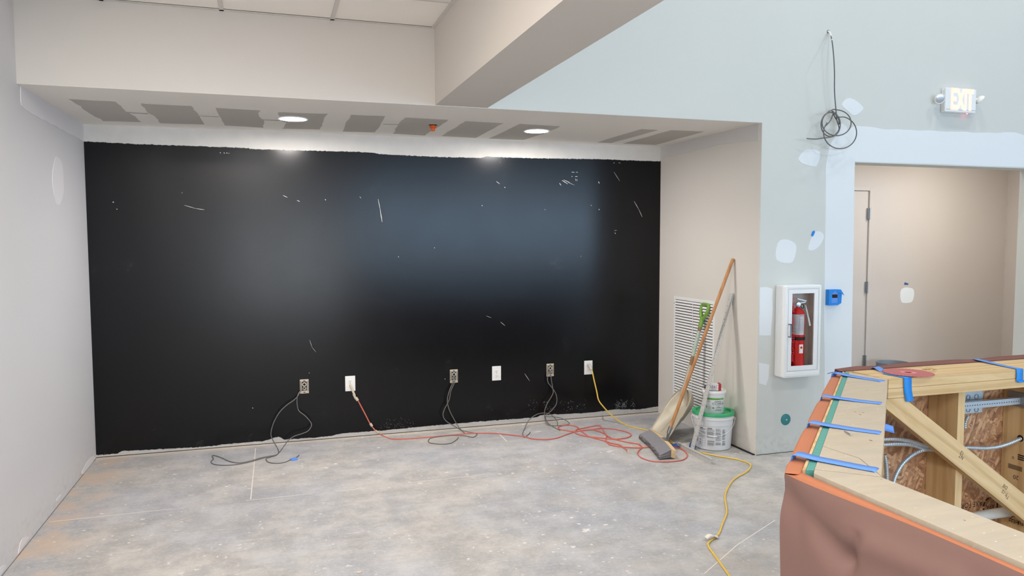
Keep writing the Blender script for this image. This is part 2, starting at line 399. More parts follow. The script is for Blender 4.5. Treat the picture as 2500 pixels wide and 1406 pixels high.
def text_geo(body, size, align='CENTER', extrude=0.):
    c = bpy.data.curves.new('tmp','FONT'); c.body = body; c.size = size; c.align_x = align; c.align_y = 'CENTER'; c.extrude = extrude; c.resolution_u = 3
    o = bpy.data.objects.new('tmp', c); COL.objects.link(o)
    me = bpy.data.meshes.new_from_object(o.evaluated_get(bpy.context.evaluated_depsgraph_get()))
    vs = [v.co.copy() for v in me.vertices]; fs = [tuple(p.vertices) for p in me.polygons]
    bpy.data.objects.remove(o); bpy.data.meshes.remove(me); return vs, fs
def text_on(mb, body, size, o, xd, yd, sx=1., **k):
    vs, fs = text_geo(body, size, **k); o, xd, yd = Vector(o), Vector(xd).normalized(), Vector(yd).normalized(); nd = xd.cross(yd)
    return mb.add([o+xd*v.x*sx+yd*v.y+nd*v.z for v in vs], fs)
def wobble_poly(pts, amp=.006, sub=4, seed=0):
    out = []; n = len(pts)
    for i in range(n):
        a, b = Vector(pts[i]), Vector(pts[(i+1)%n])
        for k in range(sub):
            p = a.lerp(b, k/sub); q = noise.noise_vector(p*9+Vector((seed,0,0)))*amp
            out.append(p+q)
    return out
def patch(name, plane, val, px, mat, parent, th=.0015, amp=.006, sgn=-1, crop=None):
    """thin skim of material lying on a plane"""
    if crop: ox, oy, s = crop; px = [(ox+a/s, oy+b/s) for a, b in px]
    pts = [at(a, b, **{plane: val}) for a, b in px]
    if mat.name in ('white_primer','left_wall_compound'):
        n = len(pts); q = []
        for k in range(n):
            p0, p1, p2, p3 = pts[k-1], pts[k], pts[(k+1)%n], pts[(k+2)%n]
            if (p2-p1).length > .6: q.append(p1); continue
            for s in (0,.33,.66):
                c_ = .5*((2*p1)+(-p0+p2)*s+(2*p0-5*p1+4*p2-p3)*s*s+(-p0+3*p1-3*p2+p3)*s**3) if (p1-p0).length < .6 and (p3-p2).length < .6 else p1.lerp(p2, s)
                q.append(c_)
        pts = q
    pts = wobble_poly(pts, amp, 4, val*7+px[0][0]); i = 'xyz'.index(plane)
    for p in pts: p[i] = val
    d = Vector((0,0,0)); d[i] = sgn*th
    m = MB(); m.prism(pts, d); return m.build(name, mat, parent)

# ------------------------------------------------------------------ the setting
T = .15
fl = struct('floor', MB().box(XL-T, RX+T, RY-T, YB+T, -.1, 0), P_FLOOR)
wb = struct('wall_back', MB().box(XL-T, XR+.06, YB, YB+T, 0, TOP), P_BLACK)
wlft = struct('wall_left', MB().box(XL-T, XL, RY, YB, 0, TOP), P_LEFT)
war = struct('wall_alcove_right', MB().box(XR-.002, XR+.17, YF+.002, YB, 0, H), P_ALC)
m = MB()   # the tall wall: alcove and hall openings are cut out of it
m.box(BX1, XR, YF, YF+T, H, TOP, ()); m.box(XR, XO, YF, YF+T, 0, TOP); m.box(XO, JX, YF, YF+.17, ZO, TOP); m.box(JX, RX, YF, YF+.17, 0, TOP)
wf = struct('wall_front', m, P_BIG)
struct('ceiling_soffit', MB().box(XL, XR, YF+.002, YB, H-.002, H+.08), P_SOFFIT).name = 'ceiling_alcove'
alc = bpy.data.objects['ceiling_alcove']
struct('wall_bulkhead', MB().box(XL, BX1, YF, YF+T, H, TOP), P_BULK)
struct('trim_1', MB().box(BX0, BX1, RY, YF, H, TOP), P_BULK).name = 'wall_beam'
struct('ceiling_tall', MB().box(BX1, RX, RY, YF, TOP, TOP+.1), P_TALL)
struct('wall_right', MB().box(RX, RX+T, RY, YB, 0, TOP), P_BIG)
m = MB(); m.box(XL, 1.9, RY-T, RY, 0, TOP); m.box(9.3, RX, RY-T, RY, 0, TOP); m.box(1.9, 9.3, RY-T, RY, 3.0, TOP); m.box(1.9, 9.3, RY-T, RY, 0, .9)
struct('wall_rear', m, P_BIG)
win = struct('window_1', MB().box(1.9, 9.3, RY-.10, RY-.04, .9, .96).box(1.9, 9.3, RY-.10, RY-.04, 2.94, 3.0).box(1.9, 1.96, RY-.10, RY-.04, .9, 3.0).box(9.24, 9.3, RY-.10, RY-.04, .9, 3.0), P_STEEL)
for k in range(1, 5):
    MB().box(1.9+k*1.48-.03, 1.9+k*1.48+.03, RY-.10, RY-.04, .96, 2.94).build('mullion', P_STEEL, win)
# hall behind the opening
struct('wall_hall_back', MB().box(XR+.06, 7.6, YB, YB+T, 0, 3.0), P_HALL)
struct('wall_hall_right', MB().box(7.6, 7.7, YF+.17, YB, 0, 3.0), P_HALL)
struct('ceiling_hall', MB().box(XR+.17, 7.6, YF+.17, YB, 2.6, 2.7), P_HALL)
struct('trim_1', MB().box(XR+.17, XO-.0, YF+T, YF+.17, 0, 2.6), P_HALL)

# drop ceiling: tees and lay-in tiles
ceil = struct('ceiling', MB().box(XL, BX0, RY, YF, CZ+.03, CZ+.05), P_TILE)
tx = [-.2403-.6105*1, -.2403, .3732, .3732+.6105]; xs = [XL, tx[0], tx[1], tx[2], BX0-.001]
ys = [YF-.02, 4.12] + [4.12-1.2192*k for k in range(1, 9)]
m = MB()
for x in tx[:3]: m.box(x-.012, x+.012, RY, YF, CZ, CZ+.028)
m.build('ceiling_tee', P_TEE, ceil)
m = MB()
for y in ys[1:]: m.box(XL, BX0, y-.012, y+.012, CZ+.0003, CZ+.028)
m.build('cross_tee', P_TEE, ceil)
MB().box(XL, BX0, YF-.022, YF, CZ, CZ+.004).box(BX0-.022, BX0, RY, YF-.022, CZ, CZ+.004).build('wall_angle', P_TEE, ceil)
for i in range(4):
    for j in range(len(ys)-1):
        if max(ys[j+1], RY) > -5.9:
            MB().box(xs[i]+.006, xs[i+1]-.006, ys[j+1]+.006, ys[j]-.006, CZ+.006, CZ+.022).build('ceiling_tile', P_TILE, ceil)

# alcove ceiling: bare board windows between the taped joints
C4, C5 = (0,0,2.929), (850,0,2.929)
for cr_, pts in [(C4, [(490,707),(820,725),(870,760),(900,800),(960,830),(1010,872),(740,865),(620,800),(580,760)]),
                (C4, [(1000,738),(1365,758),(1410,810),(1460,890),(1150,880),(1110,830),(1050,800)]),
                (C4, [(1535,768),(1855,788),(1850,830),(1890,855),(1880,912),(1600,895),(1570,830)]),
                (C4, [(1990,800),(2340,812),(2310,870),(2290,925),(2020,918),(2050,880),(1990,850)]),
                (C5, [(20,820),(265,828),(230,890),(190,945),(-40,940),(0,850)]),
                (C5, [(405,838),(720,855),(640,910),(550,968),(320,955),(360,885)]),
                (C5, [(840,865),(1110,880),(1000,940),(910,985),(670,972),(760,915)]),
                (C5, [(1235,885),(1520,903),(1400,955),(1250,1000),(1005,990)]),
                (C5, [(2100,922),(2220,928),(1880,1022),(1775,1018)]),
                (C5, [(2310,930),(2550,940),(2200,1035),(1970,1025)])]:
    patch('bare_board_patch', 'z', H-.002, pts, P_BOARD, alc, .0012, .012, -1, cr_)
for pts in ([(900,798),(1055,806),(1060,815),(905,806)], [(1415,824),(1565,830),(1565,836),(1415,830)], [(1860,850),(2000,857),(2000,863),(1860,856)]):
    patch('tape_seam', 'z', H-.002, pts, P_BOARD, alc, .002, .001, -1, C4)
patch('tape_seam', 'z', H-.002, [(250,882),(360,886),(360,892),(250,888)], P_BOARD, alc, .002, .001, -1, C5)

# left wall repairs
patch('compound_band', 'x', XL, [(50,206),(206,300),(206,346),(150,316),(100,290),(62,268),(50,250)], P_SKIML, wlft, .003, .008, 1)
patch('compound_patch', 'x', XL, [(137,382),(150,400),(154,440),(154,470),(143,502),(133,480),(127,440),(130,405)], P_SKIML, wlft, .003, .006, 1)
patch('compound_smear', 'x', XL, [(222,1115),(231,1120),(205,1155),(200,1150)], P_SKIML, wlft, .002, .004, 1)
patch('compound_smear', 'x', XL, [(150,1205),(142,1222),(136,1222)], P_SKIML, wlft, .002, .004, 1)
patch('compound_smear', 'x', XL, [(70,1310),(52,1340),(44,1352),(52,1318)], P_SKIML, wlft, .002, .004, 1)
patch('compound_smear', 'x', XL, [(14,1380),(2,1402),(-8,1410),(0,1385)], P_SKIML, wlft, .002, .004, 1)
# alcove right wall band
patch('compound_band', 'x', XR-.002, [(1612,352),(1730,325),(1853,298),(1853,342),(1760,352),(1690,370),(1612,388)], P_SKIMW, war, .003, .006, -1)
# tall wall repairs
C6, C7 = (1700,0,2.929), (1820,480,2.929)
for pts, c, mt in [([(1100,698),(1185,755),(1188,785),(1130,825),(1085,795),(1040,750)], C6, P_SKIM),
               ([(730,1130),(790,1075),(880,1085),(862,1180),(830,1185),(760,1165)], C6, P_SKIM),
               ([(1005,900),(1040,880),(1075,905),(1085,940),(1130,905),(1250,905),(1390,925),(1700,935),(2060,950),(2345,970),(2345,1196),(1133,1155),(1096,3350),(920,3320),(912,2300),(925,1180),(950,1050),(1000,960)], C6, P_SKIM),
               ([(230,330),(290,305),(345,325),(367,365),(352,430),(320,470),(222,455)], C7, P_SKIM),
               ([(497,250),(540,252),(558,290),(530,350),(485,385),(450,372),(468,300)], C7, P_SKIM),
               ([(101,645),(150,645),(195,660),(190,900),(180,992),(99,990)], C7, P_SKIM2),
               ([(95,1185),(172,1200),(165,1300),(150,1345),(96,1330)], C7, P_SKIM2)]:
    patch('compound_patch', 'y', YF, pts, mt, wf, .0012, .007, -1, c)
hb = bpy.data.objects['wall_hall_back']
patch('compound_patch', 'y', YB, [(1115,660),(1190,655),(1205,690),(1190,750),(1130,760),(1108,740)], P_SKIM, hb, .002, .006, -1, C7)

# scratches and chips on the black wall, read off the photo
m = MB()
def scratch(a, b, wd=1.0):
    p, q = at(*a, y=YB), at(*b, y=YB); d = (q-p); n = Vector((-d.z,0,d.x)).normalized()*wd*.0016
    m.prism([p-n*.4, p+n*.4, (p+q)/2+n, q+n*.3, q-n*.3, (p+q)/2-n], (0,-.0008,0))
for a, b, wd in [((923,486),(929,515),1.1),((928,512),(933,542),1.6),((450,501),(478,509),.9),((478,509),(499,512),1),((1548,491),(1560,512),1),((1560,512),(1568,530),1),
    ((691,477),(702,482),.8),((725,489),(732,492),1),((1372,440),(1386,449),1.5),((1376,439),(1392,446),1.2),((1386,445),(1403,452),.7),((1366,447),(1370,453),1.5),
    ((1395,420),(1403,421),1.2),((1406,420),(1411,421),1.2),((1396,430),(1397,432),2),((1404,431),(1410,431),1.5),((1405,436),(1406,442),1),((1408,437),(1409,442),1),
    ((1499,420),(1513,442),.8),((1461,443),(1463,448),2.4),((1212,443),(1220,449),.8),((1231,457),(1234,458),1),((1442,500),(1445,503),1),((1462,510),(1463,513),2),
    ((537,372),(539,374),1.6),((546,373),(549,374),1.8),((553,373),(555,374),2.2),((558,374),(560,374),1.2),((275,493),(278,494),2.6),((284,510),(287,511),1.5),((444,470),(445,471),1.6),
    ((794,486),(795,489),1.5),((1500,563),(1506,562),.8),((1501,568),(1503,571),1.6),((1187,771),(1200,776),.6),((1222,786),(1233,795),.8),((1176,501),(1178,503),1.2),((1060,604),(1062,606),1.2),
    ((972,626),(974,628),1.2),((756,830),(762,848),.6),((762,848),(772,860),.5),((1281,912),(1293,930),1.0),((1418,625),(1419,626),1),((616,995),(618,997),1.5),((1086,924),(1087,926),1.4),
    ((1498,397),(1500,398),2),((1510,397),(1515,398),1),((878,480),(882,484),.8),((1330,510),(1331,513),.8)]:
    scratch(a, b, wd)
stuff(m.build('paint_chip', P_LINE, wb))
m = MB(); rr = random.Random(3)      # scraped plaster specks low on the right
for k in range(300):
    cx_, w_, a_ = rr.choice(((1508,4,.7),(1524,4.5,.95),(1516,7,.4),(1545,4,.2)))
    px = rr.gauss(cx_,w_*.8); py = 989-(px-1512)*.12+rr.gauss(0,5)
    if abs(noise.noise(Vector((px*.35,py*.35,2)))) < a_*.5: scratch((px,py), (px+rr.uniform(-1.2,1.2), py+rr.uniform(-2.2,2.2)), rr.uniform(.4,1.1))
for k in range(60):
    px = rr.uniform(930,1010); py = 1046-(px-930)*.08+rr.uniform(-26,0)*rr.random(); scratch((px,py),(px+rr.uniform(-2,2),py+rr.uniform(-2,2)), rr.uniform(.3,.8))
for k in range(70):
    px = rr.choice([1380,1395,1420,1300,1340])+rr.uniform(-12,12); py = 995+rr.uniform(-18,8); scratch((px,py),(px+rr.uniform(-3,3),py+rr.uniform(-3,3)), rr.uniform(.3,.7))
stuff(m.build('plaster_speck', P_GRID, wb))

# floor: filled saw cuts
def fline(pts, wd, name='filled_saw_cut', mat=P_LINE):
    m = MB(); P = [at(a, b, z=0) for a, b in pts]
    for a, b in zip(P, P[1:]):
        n = (b-a).cross(Vector((0,0,1))).normalized()*wd; m.prism([a-n,a+n,b+n,b-n], (0,0,.0006))
    return m.build(name, mat, fl)
fline([(624,1094),(619,1150),(612,1219)], .0028); fline([(120,1274),(300,1255),(420,1242)], .0022); fline([(600,1222),(700,1211),(760,1205)], .002)
fline([(820,1199),(890,1192)], .0018); fline([(1000,1178),(1160,1161)], .0016)
fline([(1215,1056),(1237,1077)], .005); fline([(1720,1400),(1800,1330),(1892,1270)], .0025)
m = MB(); m.box(XR-.02, XR-.002, YF+.01, 5.1, 0, .006); m.build('floor_gap_shadow_strip', P_DARK, fl).name = 'floor_joint'  # dark strip standing in for the shadow in the wall-foot gap
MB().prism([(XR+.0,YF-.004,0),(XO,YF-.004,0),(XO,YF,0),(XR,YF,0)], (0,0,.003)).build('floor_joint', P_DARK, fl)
MB().prism([(XL,RY,0),(XL+.004,RY,0),(XL+.004,YB,0),(XL,YB,0)], (0,0,.002)).build('floor_joint', P_STEEL, fl)

# hall door
dr = struct('door_1', MB().box(4.80, 5.7265, YB-.012, YB-.002, .012, 2.075), P_HALL)
MB().box(5.728, 5.785, YB-.03, YB, 0, 2.118).box(4.74, 4.797, YB-.03, YB, 0, 2.118).box(4.797, 5.728, YB-.03, YB, 2.08, 2.118).build('door_frame', P_HALL, dr, bevel=.003)
for z in (1.85, 1.11, .36):
    MB().box(5.708, 5.726, YB-.034, YB-.013, z-.056, z+.056).tube([(5.724,YB-.037,z-.058),(5.724,YB-.037,z+.058)], .007, 8).build('hinge', P_STEEL, dr)

# ------------------------------------------------------------------ recessed lights and sprinkler
LENS = emis('lit_lens', (1,.94,.90,1), 270)
for (x, y), lab in (((.16,5.415), 'lit round recessed light in the alcove ceiling, the one nearer the left wall'), ((1.96,5.48), 'lit round recessed light in the alcove ceiling, nearer the vent grille')):
    t = thing('recessed_light', lab, 'ceiling light', (x,y,H), 'recessed lights in the alcove ceiling')
    MB().lathe([(.088,-.001),(.102,-.001),(.104,-.006),(.098,-.010),(.088,-.009)], (x,y,H), seg=40, closed=True).build('trim_ring', P_WHITE, t)
    MB().lathe([(.0,-.0075),(.060,-.0085),(.089,-.006),(.089,-.0025),(0,-.0025)], (x,y,H), seg=40).build('lens', LENS, t)
s0 = at(1057,304,z=H); t = thing('sprinkler_head', 'small orange-capped sprinkler head in the alcove ceiling between the two lit lights', 'sprinkler', s0)
MB().lathe([(.012,0),(.030,0),(.032,-.004),(.026,-.008),(.012,-.008)], s0, seg=20, closed=True).build('escutcheon', P_DARK, t)
MB().lathe([(.0,-.002),(.022,-.006),(.024,-.024),(.016,-.028),(.014,-.046),(.0,-.047)], s0, seg=14).build('orange_cap', P_ORCAP, t)

# ------------------------------------------------------------------ outlets
OG = 'electrical outlets along the black wall'
def duplex(t, x, z):
    y = YB
    fr = MB().box(x-.040, x+.040, y-.006, y-.0005, z-.062, z+.062).build('cover_plate', P_PLASTIC, t, bevel=.002)
    for dz in (.0195, -.0195):
        pts = [(x+.0165*math.cos(a)*1.0, y-.0055, z+dz+max(-.0135,min(.0135,.0175*math.sin(a)))) for a in [2*PI*k/20 for k in range(20)]]
        r = MB().prism(pts, (0,-.0025,0)).build('receptacle', P_PLASTIC, t)
        MB().box(x-.0075,x-.0055,y-.0088,y-.0078,z+dz,z+dz+.007).box(x+.0055,x+.0075,y-.0088,y-.0078,z+dz,z+dz+.006).box(x-.002,x+.002,y-.0088,y-.0078,z+dz-.009,z+dz-.005).build('slot', P_DARK, r)
    MB().lathe([(0,.0072),(.003,.0068),(.0032,.005)], (x,y,z), (0,-1,0), 10).build('screw', P_STEEL, t)
def mudring(t, x, z):
    y = YB; a, b = .034, .056
    m = MB().box(x-a,x-.020,y-.004,y-.0005,z-b,z+b).box(x+.020,x+a,y-.004,y-.0005,z-b,z+b).box(x-.020,x+.020,y-.004,y-.0005,z+.038,z+b).box(x-.020,x+.020,y-.004,y-.0005,z-b,z-.034)
    m.build('bracket', P_MUD, t, bevel=.001)
    MB().box(x-.020,x+.020,y-.002,y-.0005,z-.034,z+.038).build('box_opening', P_DARK, t)
    MB().lathe([(.010,.003),(.017,.003),(.017,.008),(.010,.008)], (x,y,z+.016), (0,-1,0), 18, closed=True).lathe([(.007,.003),(.014,.003),(.014,.007),(.007,.007)], (x,y,z-.016), (0,-1,0), 16, closed=True).build('receptacle', P_CABLEL, t)
    MB().box(x-.030,x-.026,y-.0052,y-.0042,z-.040,z+.045).box(x+.026,x+.030,y-.0052,y-.0042,z-.040,z+.045).box(x-.008,x+.008,y-.0052,y-.0042,z+.042,z+.048).box(x-.008,x+.008,y-.0052,y-.0042,z-.05,z-.045).build('slot', P_DARK, t)
for px, py, k, lab in [(743,943,1,'open outlet box with plaster-crusted bracket and two grey cables, furthest left on the black wall'),
                       (855,936,0,'white outlet plate on the black wall with the red cord plugged into it'),
                       (1108,918,1,'open outlet box with two cables hanging straight down, left of the empty white outlet'),
                       (1212,911,0,'white outlet plate on the black wall with nothing plugged in'),
                       (1343,903,1,'open outlet box with looping cables, beside the outlet of the yellow cord'),
                       (1436,897,0,'white outlet plate on the black wall with the yellow cord plugged into it')]:
    p = at(px, py, y=YB); t = thing('wall_outlet', lab, 'outlet', p, OG); (mudring if k else duplex)(t, p.x, p.z)

# ------------------------------------------------------------------ cables and cords
def drape(pts, r, d0=.02, d1=.09, crop=None, lift=0):
    """pixel path -> points on the wall in front of which it hangs, then on the floor"""
    if crop: ox, oy, s = crop; pts = [(ox+a/s, oy+b/s) for a, b in pts]
    out = []; n = len(pts); hit = False
    wallpts = sum(1 for a, b in pts if at(a, b, z=r).y > YB-d1 or b < 900)
    i = 0
    for a, b in pts:
        ok = False
        if b > 640:
            f = at(a, b, z=r+lift)
            ok = f.y < YB-.05 and f.y > 0
        if ok: out.append(f)
        else: out.append(at(a, b, y=YB-(d0+(d1-d0)*min(1, i/max(1, wallpts-1))))); i += 1
    for p in out: p.z = max(p.z, r)
    return out
c2, c3, c5 = (500,880,5.0), (1000,860,4.464), (1300,1050,3.846)
def px_list(pts, c): return [(c[0]+a/c[2], c[1]+b/c[2]) for a, b in pts]
A1 = px_list([(1225,320),(1170,370),(1130,440),(1080,490),(1000,545),(910,635),(840,760),(808,880),(820,950),(870,1040),(900,1105),(880,1150),(800,1180),(752,1195),(752,1220),(790,1245),(880,1255),(980,1240),(1060,1205),(1120,1180),(1150,1155)], c2)
B1 = px_list([(1228,325),(1150,390),(1125,480),(1135,580),(1160,625),(1230,680),(1290,750),(1300,800),(1260,860),(1180,895),(1090,925),(1020,975),(970,1040),(910,1120),(860,1155),(700,1185),(560,1225),(420,1250),(300,1230),(200,1185),(120,1160),(90,1165),(105,1200),(75,1235),(110,1265),(220,1278),(380,1270),(560,1235),(800,1165)], c2)
CG = 'loose grey cables from the open outlet boxes'
def cable(name, path, r, mat, label, cat, group=None, sub=6, seg=8):
    loc = Vector(path[0]); t = thing(name, label, cat, loc, group)
    MB().tube(spline(path, sub), r, seg).build('cable_jacket', mat, t); return t
t = cable('data_cable', drape(A1,.0036), .0036, P_CABLE, 'grey cable from the far left open outlet box, ending beside a bit of blue tape', 'cable', CG)
p = at(718,1123,z=.0); MB().obox(p+Vector((0,0,.006)), (.020,.006,.002), (-.006,.016,.003), (0,0,.004)).build('blue_tape_flag', P_TAPE, t)
MB().tube(spline(drape(px_list([(1150,1155),(1180,1115),(1280,1090),(1315,1065),(1290,1050),(1150,1035)], c2), .001)), .001, 5).build('pull_string', P_CABLEL, t)
cable('data_cable', drape(B1,.0036), .0036, P_CABLE, 'grey cable from the far left open outlet box, ending in a floor loop further left', 'cable', CG)
cable('data_cable', drape(px_list([(490,250),(492,320),(450,420),(430,520),(380,620),(365,690),(400,750),(480,800),(570,850),(650,870),(720,880),(732,900),(690,925),(600,910),(500,905),(400,910),(250,930),(205,960),(230,990),(350,1000),(450,990),(515,950),(530,925)], c3), .0036), .0036, P_CABLE, 'grey cable with a floor loop below the open box left of the unused outlet', 'cable', CG)
cable('data_cable', drape(px_list([(484,250),(465,340),(430,430),(412,520),(430,620),(490,740),(540,820),(600,880),(610,890)], c3), .0036), .0036, P_CABLE, 'short grey cable hanging straight to the red cord left of the empty outlet', 'cable', CG)
cable('data_cable', drape(px_list([(1530,190),(1505,260),(1510,330),(1560,395),(1600,470),(1600,560),(1550,630),(1510,665),(1480,700),(1500,760),(1560,810),(1640,850)], c3), .0036), .0036, P_CABLE, 'grey cable curving right below the open box beside the yellow cord outlet', 'cable', CG)
cable('data_cable', drape(px_list([(1536,200),(1545,300),(1558,380),(1562,450),(1500,560),(1472,640),(1474,720),(1500,790),(1560,800),(1610,795),(1600,740),(1540,680),(1460,662),(1380,680),(1300,740),(1250,840),(1232,890),(1250,925),(1290,900),(1315,870)], c3), .0036, .02, .13), .0036, P_CABLE, 'grey cable arching up over the floor edge below the open box near the yellow cord', 'cable', CG)
cable('data_cable', drape(px_list([(1475,700),(1560,702),(1650,718),(1715,750),(1742,777),(1700,790),(1600,800),(1500,795)], c3), .0034), .0034, P_CABLE, 'grey cable end looping flat at the floor edge above the red cord coil', 'cable', CG)
cable('loose_wire', drape(px_list([(2105,690),(2110,730),(2180,750),(2280,775),(2380,800)], c3), .0015), .0015, P_CABLE, 'thin grey wire on the floor just left of the yellow cord', 'wire')
# red extension cord
R1 = px_list([(1780,310),(1830,430),(1870,490),(1950,640),(2030,790),(2110,880),(2190,925),(2280,955),(2400,957)], c2)
R2 = px_list([(0,940),(200,925),(400,905),(600,888),(780,880),(950,885),(1100,900),(1230,915),(1330,940),(1470,950),(1600,935),(1700,900),(1790,870),(1900,850),(2030,835),(2120,828),(2250,840),(2370,870),(2415,900),(2370,930),(2250,945),(2100,935),(1900,910),(1800,875),(1830,840),(1900,825),(2000,805),(2070,800),(2100,830),(2120,870),(2145,910),(2140,960),(2180,1005),(2280,1025),(2370,1035),(2500,1040)], c3)
R3 = px_list([(1100,160),(1150,158),(1330,160),(1400,178),(1445,215),(1450,250),(1400,282),(1250,297),(1120,290),(1030,262),(990,225),(1000,190),(1030,160),(1000,135)], c5)
R4 = px_list([(2500,1000),(2350,975),(2200,935),(2110,880),(2000,845),(1900,852),(1800,862),(1660,845),(1620,820),(1680,797),(1760,797),(1830,815),(1880,865),(1950,915),(2050,945),(2140,970),(2200,990),(2290,1010),(2340,1045),(2385,1082)], c3)
path = drape(R1+R2+R3+R4, .0048, .03, .12)
t = cable('extension_cord', path, .0048, P_RED, 'red extension cord from the white outlet, tangled on the floor and looped under the broom', 'cord')
p = at(1536,1104,z=.014); q = path[-1]; d = (p-q).normalized()
MB().tube([q-d*.004, q+d*.012, q+d*.02, q+d*.042], lambda s: .007+.007*min(1, s*2.5), 10).build('socket_end', P_MUD, t)
a = path[0]; MB().tube([a+Vector((0,.022,.004)), a+Vector((0,.005,.002)), a+Vector((.006,-.004,-.014)), path[1]], .0095, 8).build('plug', P_MUD, t)
m = MB()
for (ax, ay), ln, rr_ in (((866,968),.045,.011),((871,974),.03,.013),((906,1037),.028,.012),((920,1054),.028,.011)):
    a = min(path[:14], key=lambda p: (p-at(ax,ay,y=p.y)).length); i = path.index(a); d = (path[i+1]-path[i-1]).normalized()
    c = at(ax, ay, y=a.y); MB().tube([c-d*ln*.5, c-d*ln*.1, c+d*ln*.5], rr_*.85, 7).build('plaster_lump', P_MUD, t)
# yellow extension cord
Y1 = px_list([(1955,150),(1985,190),(2010,300),(2040,430),(2060,520),(2110,590),(2200,685),(2300,760),(2380,800),(2500,830)], c3)
Y2 = [(1585,1052),(1612,1062),(1640,1078),(1662,1092)]
Y3 = px_list([(1530,200),(1600,215),(1750,245),(1900,270),(2020,305),(2048,340),(2010,390),(1900,455),(1840,530),(1808,620),(1820,720),(1820,790),(1780,890),(1745,980),(1660,1050),(1652,1090),(1700,1160),(1780,1270),(1850,1369),(1920,1470)], c5)
path = drape(Y1+Y2+Y3, .0055, .03, .22)
t = cable('extension_cord', path, .0055, P_YEL, 'yellow extension cord winding from the black wall past the buckets towards the viewer', 'cord')
a = path[0]; MB().tube([a+Vector((0,.022,.012)), a+Vector((0,.005,.010)), a+Vector((.004,-.004,.004)), path[1]], .0115, 8).build('plug', P_CABLEL, t)
c = at(1737,1312,z=.012)
m = MB(); m.grid(lambda u, v: c+Vector(((u-.5)*.085, -(v-.5)*.034+(u-.5)*.02, .006+.010*math.cos((u-.35)*5)+.004*math.sin(v*3))), 10, 4)
m.build('paper_tag', P_TAG, t, solid=.0008)
m = MB()
for k in range(9): m.obox(c+Vector((-.012+k*.0055,.003,.0172-abs(k-2)*.0006)), (.0012,0,0), (.001,.006,0), (0,0,.0004))
m.build('tag_print', P_GRID, t)
# bits of debris on the floor
def chip(px, py, s, mat, name, lab, cat):
    p = at(px, py, z=0); m = MB(); pts = [p+Vector((math.cos(a)*s*(1+.4*math.sin(3*a)), math.sin(a)*s*.7, 0)) for a in [k*PI/4 for k in range(8)]]
    m.prism(pts, (0,0,s*.35)); tag(m.build(name, mat, None, bevel=s*.08), lab, cat)
chip(985,1063,.022,P_MUD,'plaster_chip','small plaster lump on the floor by the black wall above the red cord','debris')
chip(877,1398,.014,P_MUD,'plaster_chip','small dark-edged plaster crumb alone near the bottom of the floor','debris')
p = at(1505,1020,y=YB)
MB()
# hanging cable on the tall wall
def ring(cx, cy_, rx, ry, a0, a1, n): return [(cx+rx*math.cos(a0+(a1-a0)*k/n), cy_+ry*math.sin(a0+(a1-a0)*k/n)) for k in range(n+1)]
pp = [(943,228),(958,245),(970,290),(982,400),(988,520),(988,650),(998,780),(1006,860)]
pp += ring(958,890,66,86, .3, .3+1.9*PI, 12) + ring(1003,878,104,92, -1.9, -1.9+2*PI, 14) + ring(1028,948,118,115, -1.7, -1.7+1.75*PI, 14) + [(925,900),(960,860)]
pp += ring(958,890,72,90, -1.2, 1.5, 6)+[(900,988),(850,994),(790,990)]
path = []
for i, (a, b) in enumerate(pp):
    d = .004 if i == 0 else (.03 if i == 1 else .05+.035*math.sin(i*.55)+.03*min(1,i/8))
    path.append(at(1700+a/2.929, b/2.929, y=YF-d))
t = cable('hanging_cable', path, .0042, P_CABLE, 'grey cable hanging in tangled loops from a hole high on the pale wall', 'cable', None, 5)
MB().tube(spline([path[0]+Vector((0,.002,.006)), path[1]+Vector((0,0,.004)), path[2]], 4), .0062, 8).build('white_sleeve', P_PLASTIC, t)
c = at(2022,77,y=YF); MB().lathe([(0,.0012),(.011,.001),(.012,.0003)], c, (0,-1,0), 14).build('wall_hole', P_DARK, wf)

# ------------------------------------------------------------------ vent grille in the alcove
gy0, gy1, gz0, gz1 = at(1747,735,x=XR).y, at(1647,722,x=XR).y, .135, 1.100
t = thing('vent_grille', 'tall white louvered return air grille low on the alcove side wall', 'vent', (XR, (gy0+gy1)/2, gz0))
b = .026
MB().box(XR-.008, XR-.001, gy0, gy0+b, gz0, gz1).box(XR-.008, XR-.001, gy1-b, gy1, gz0, gz1).box(XR-.008, XR-.001, gy0+b, gy1-b, gz1-b, gz1).box(XR-.008, XR-.001, gy0+b, gy1-b, gz0, gz0+b).build('frame', P_WHITE, t, bevel=.002)
MB().box(XR-.0036, XR-.0022, gy0+b, gy1-b, gz0+b, gz1-b).build('dark_backing', plain('dark_duct_backing', srgb(84,74,66), .8), t)  # dark brown sheet that fills the gaps between the slats
MB().box(XR-.0125, XR-.0105, (gy0+gy1)/2-.003, (gy0+gy1)/2+.003, gz0+b, gz1-b).build('centre_bar', P_WHITE, t)
ns = 38; dz = (gz1-gz0-2*b)/ns
for k in range(ns):
    z = gz0+b+dz*(k+.5); yc = (gy0+gy1)/2
    if k == 0:
        sl = MB().obox((XR-.007, yc, z), (.0050,0,.0077), (0,(gy1-gy0)/2-b,0), (.0007,0,-.0006)).build('slat', P_WHITE, t)
        z0 = z; sl0 = sl.location.copy()
    else: copy_of(sl, 'slat', t, sl0+Vector((0,0,z-z0)))
for yy in (gy0+.012, gy1-.012):
    MB().lathe([(0,.0025),(.004,.002),(.0045,0)], (XR-.008, yy, gz1-.06), (-1,0,0), 8).build('screw', P_STEEL, t)

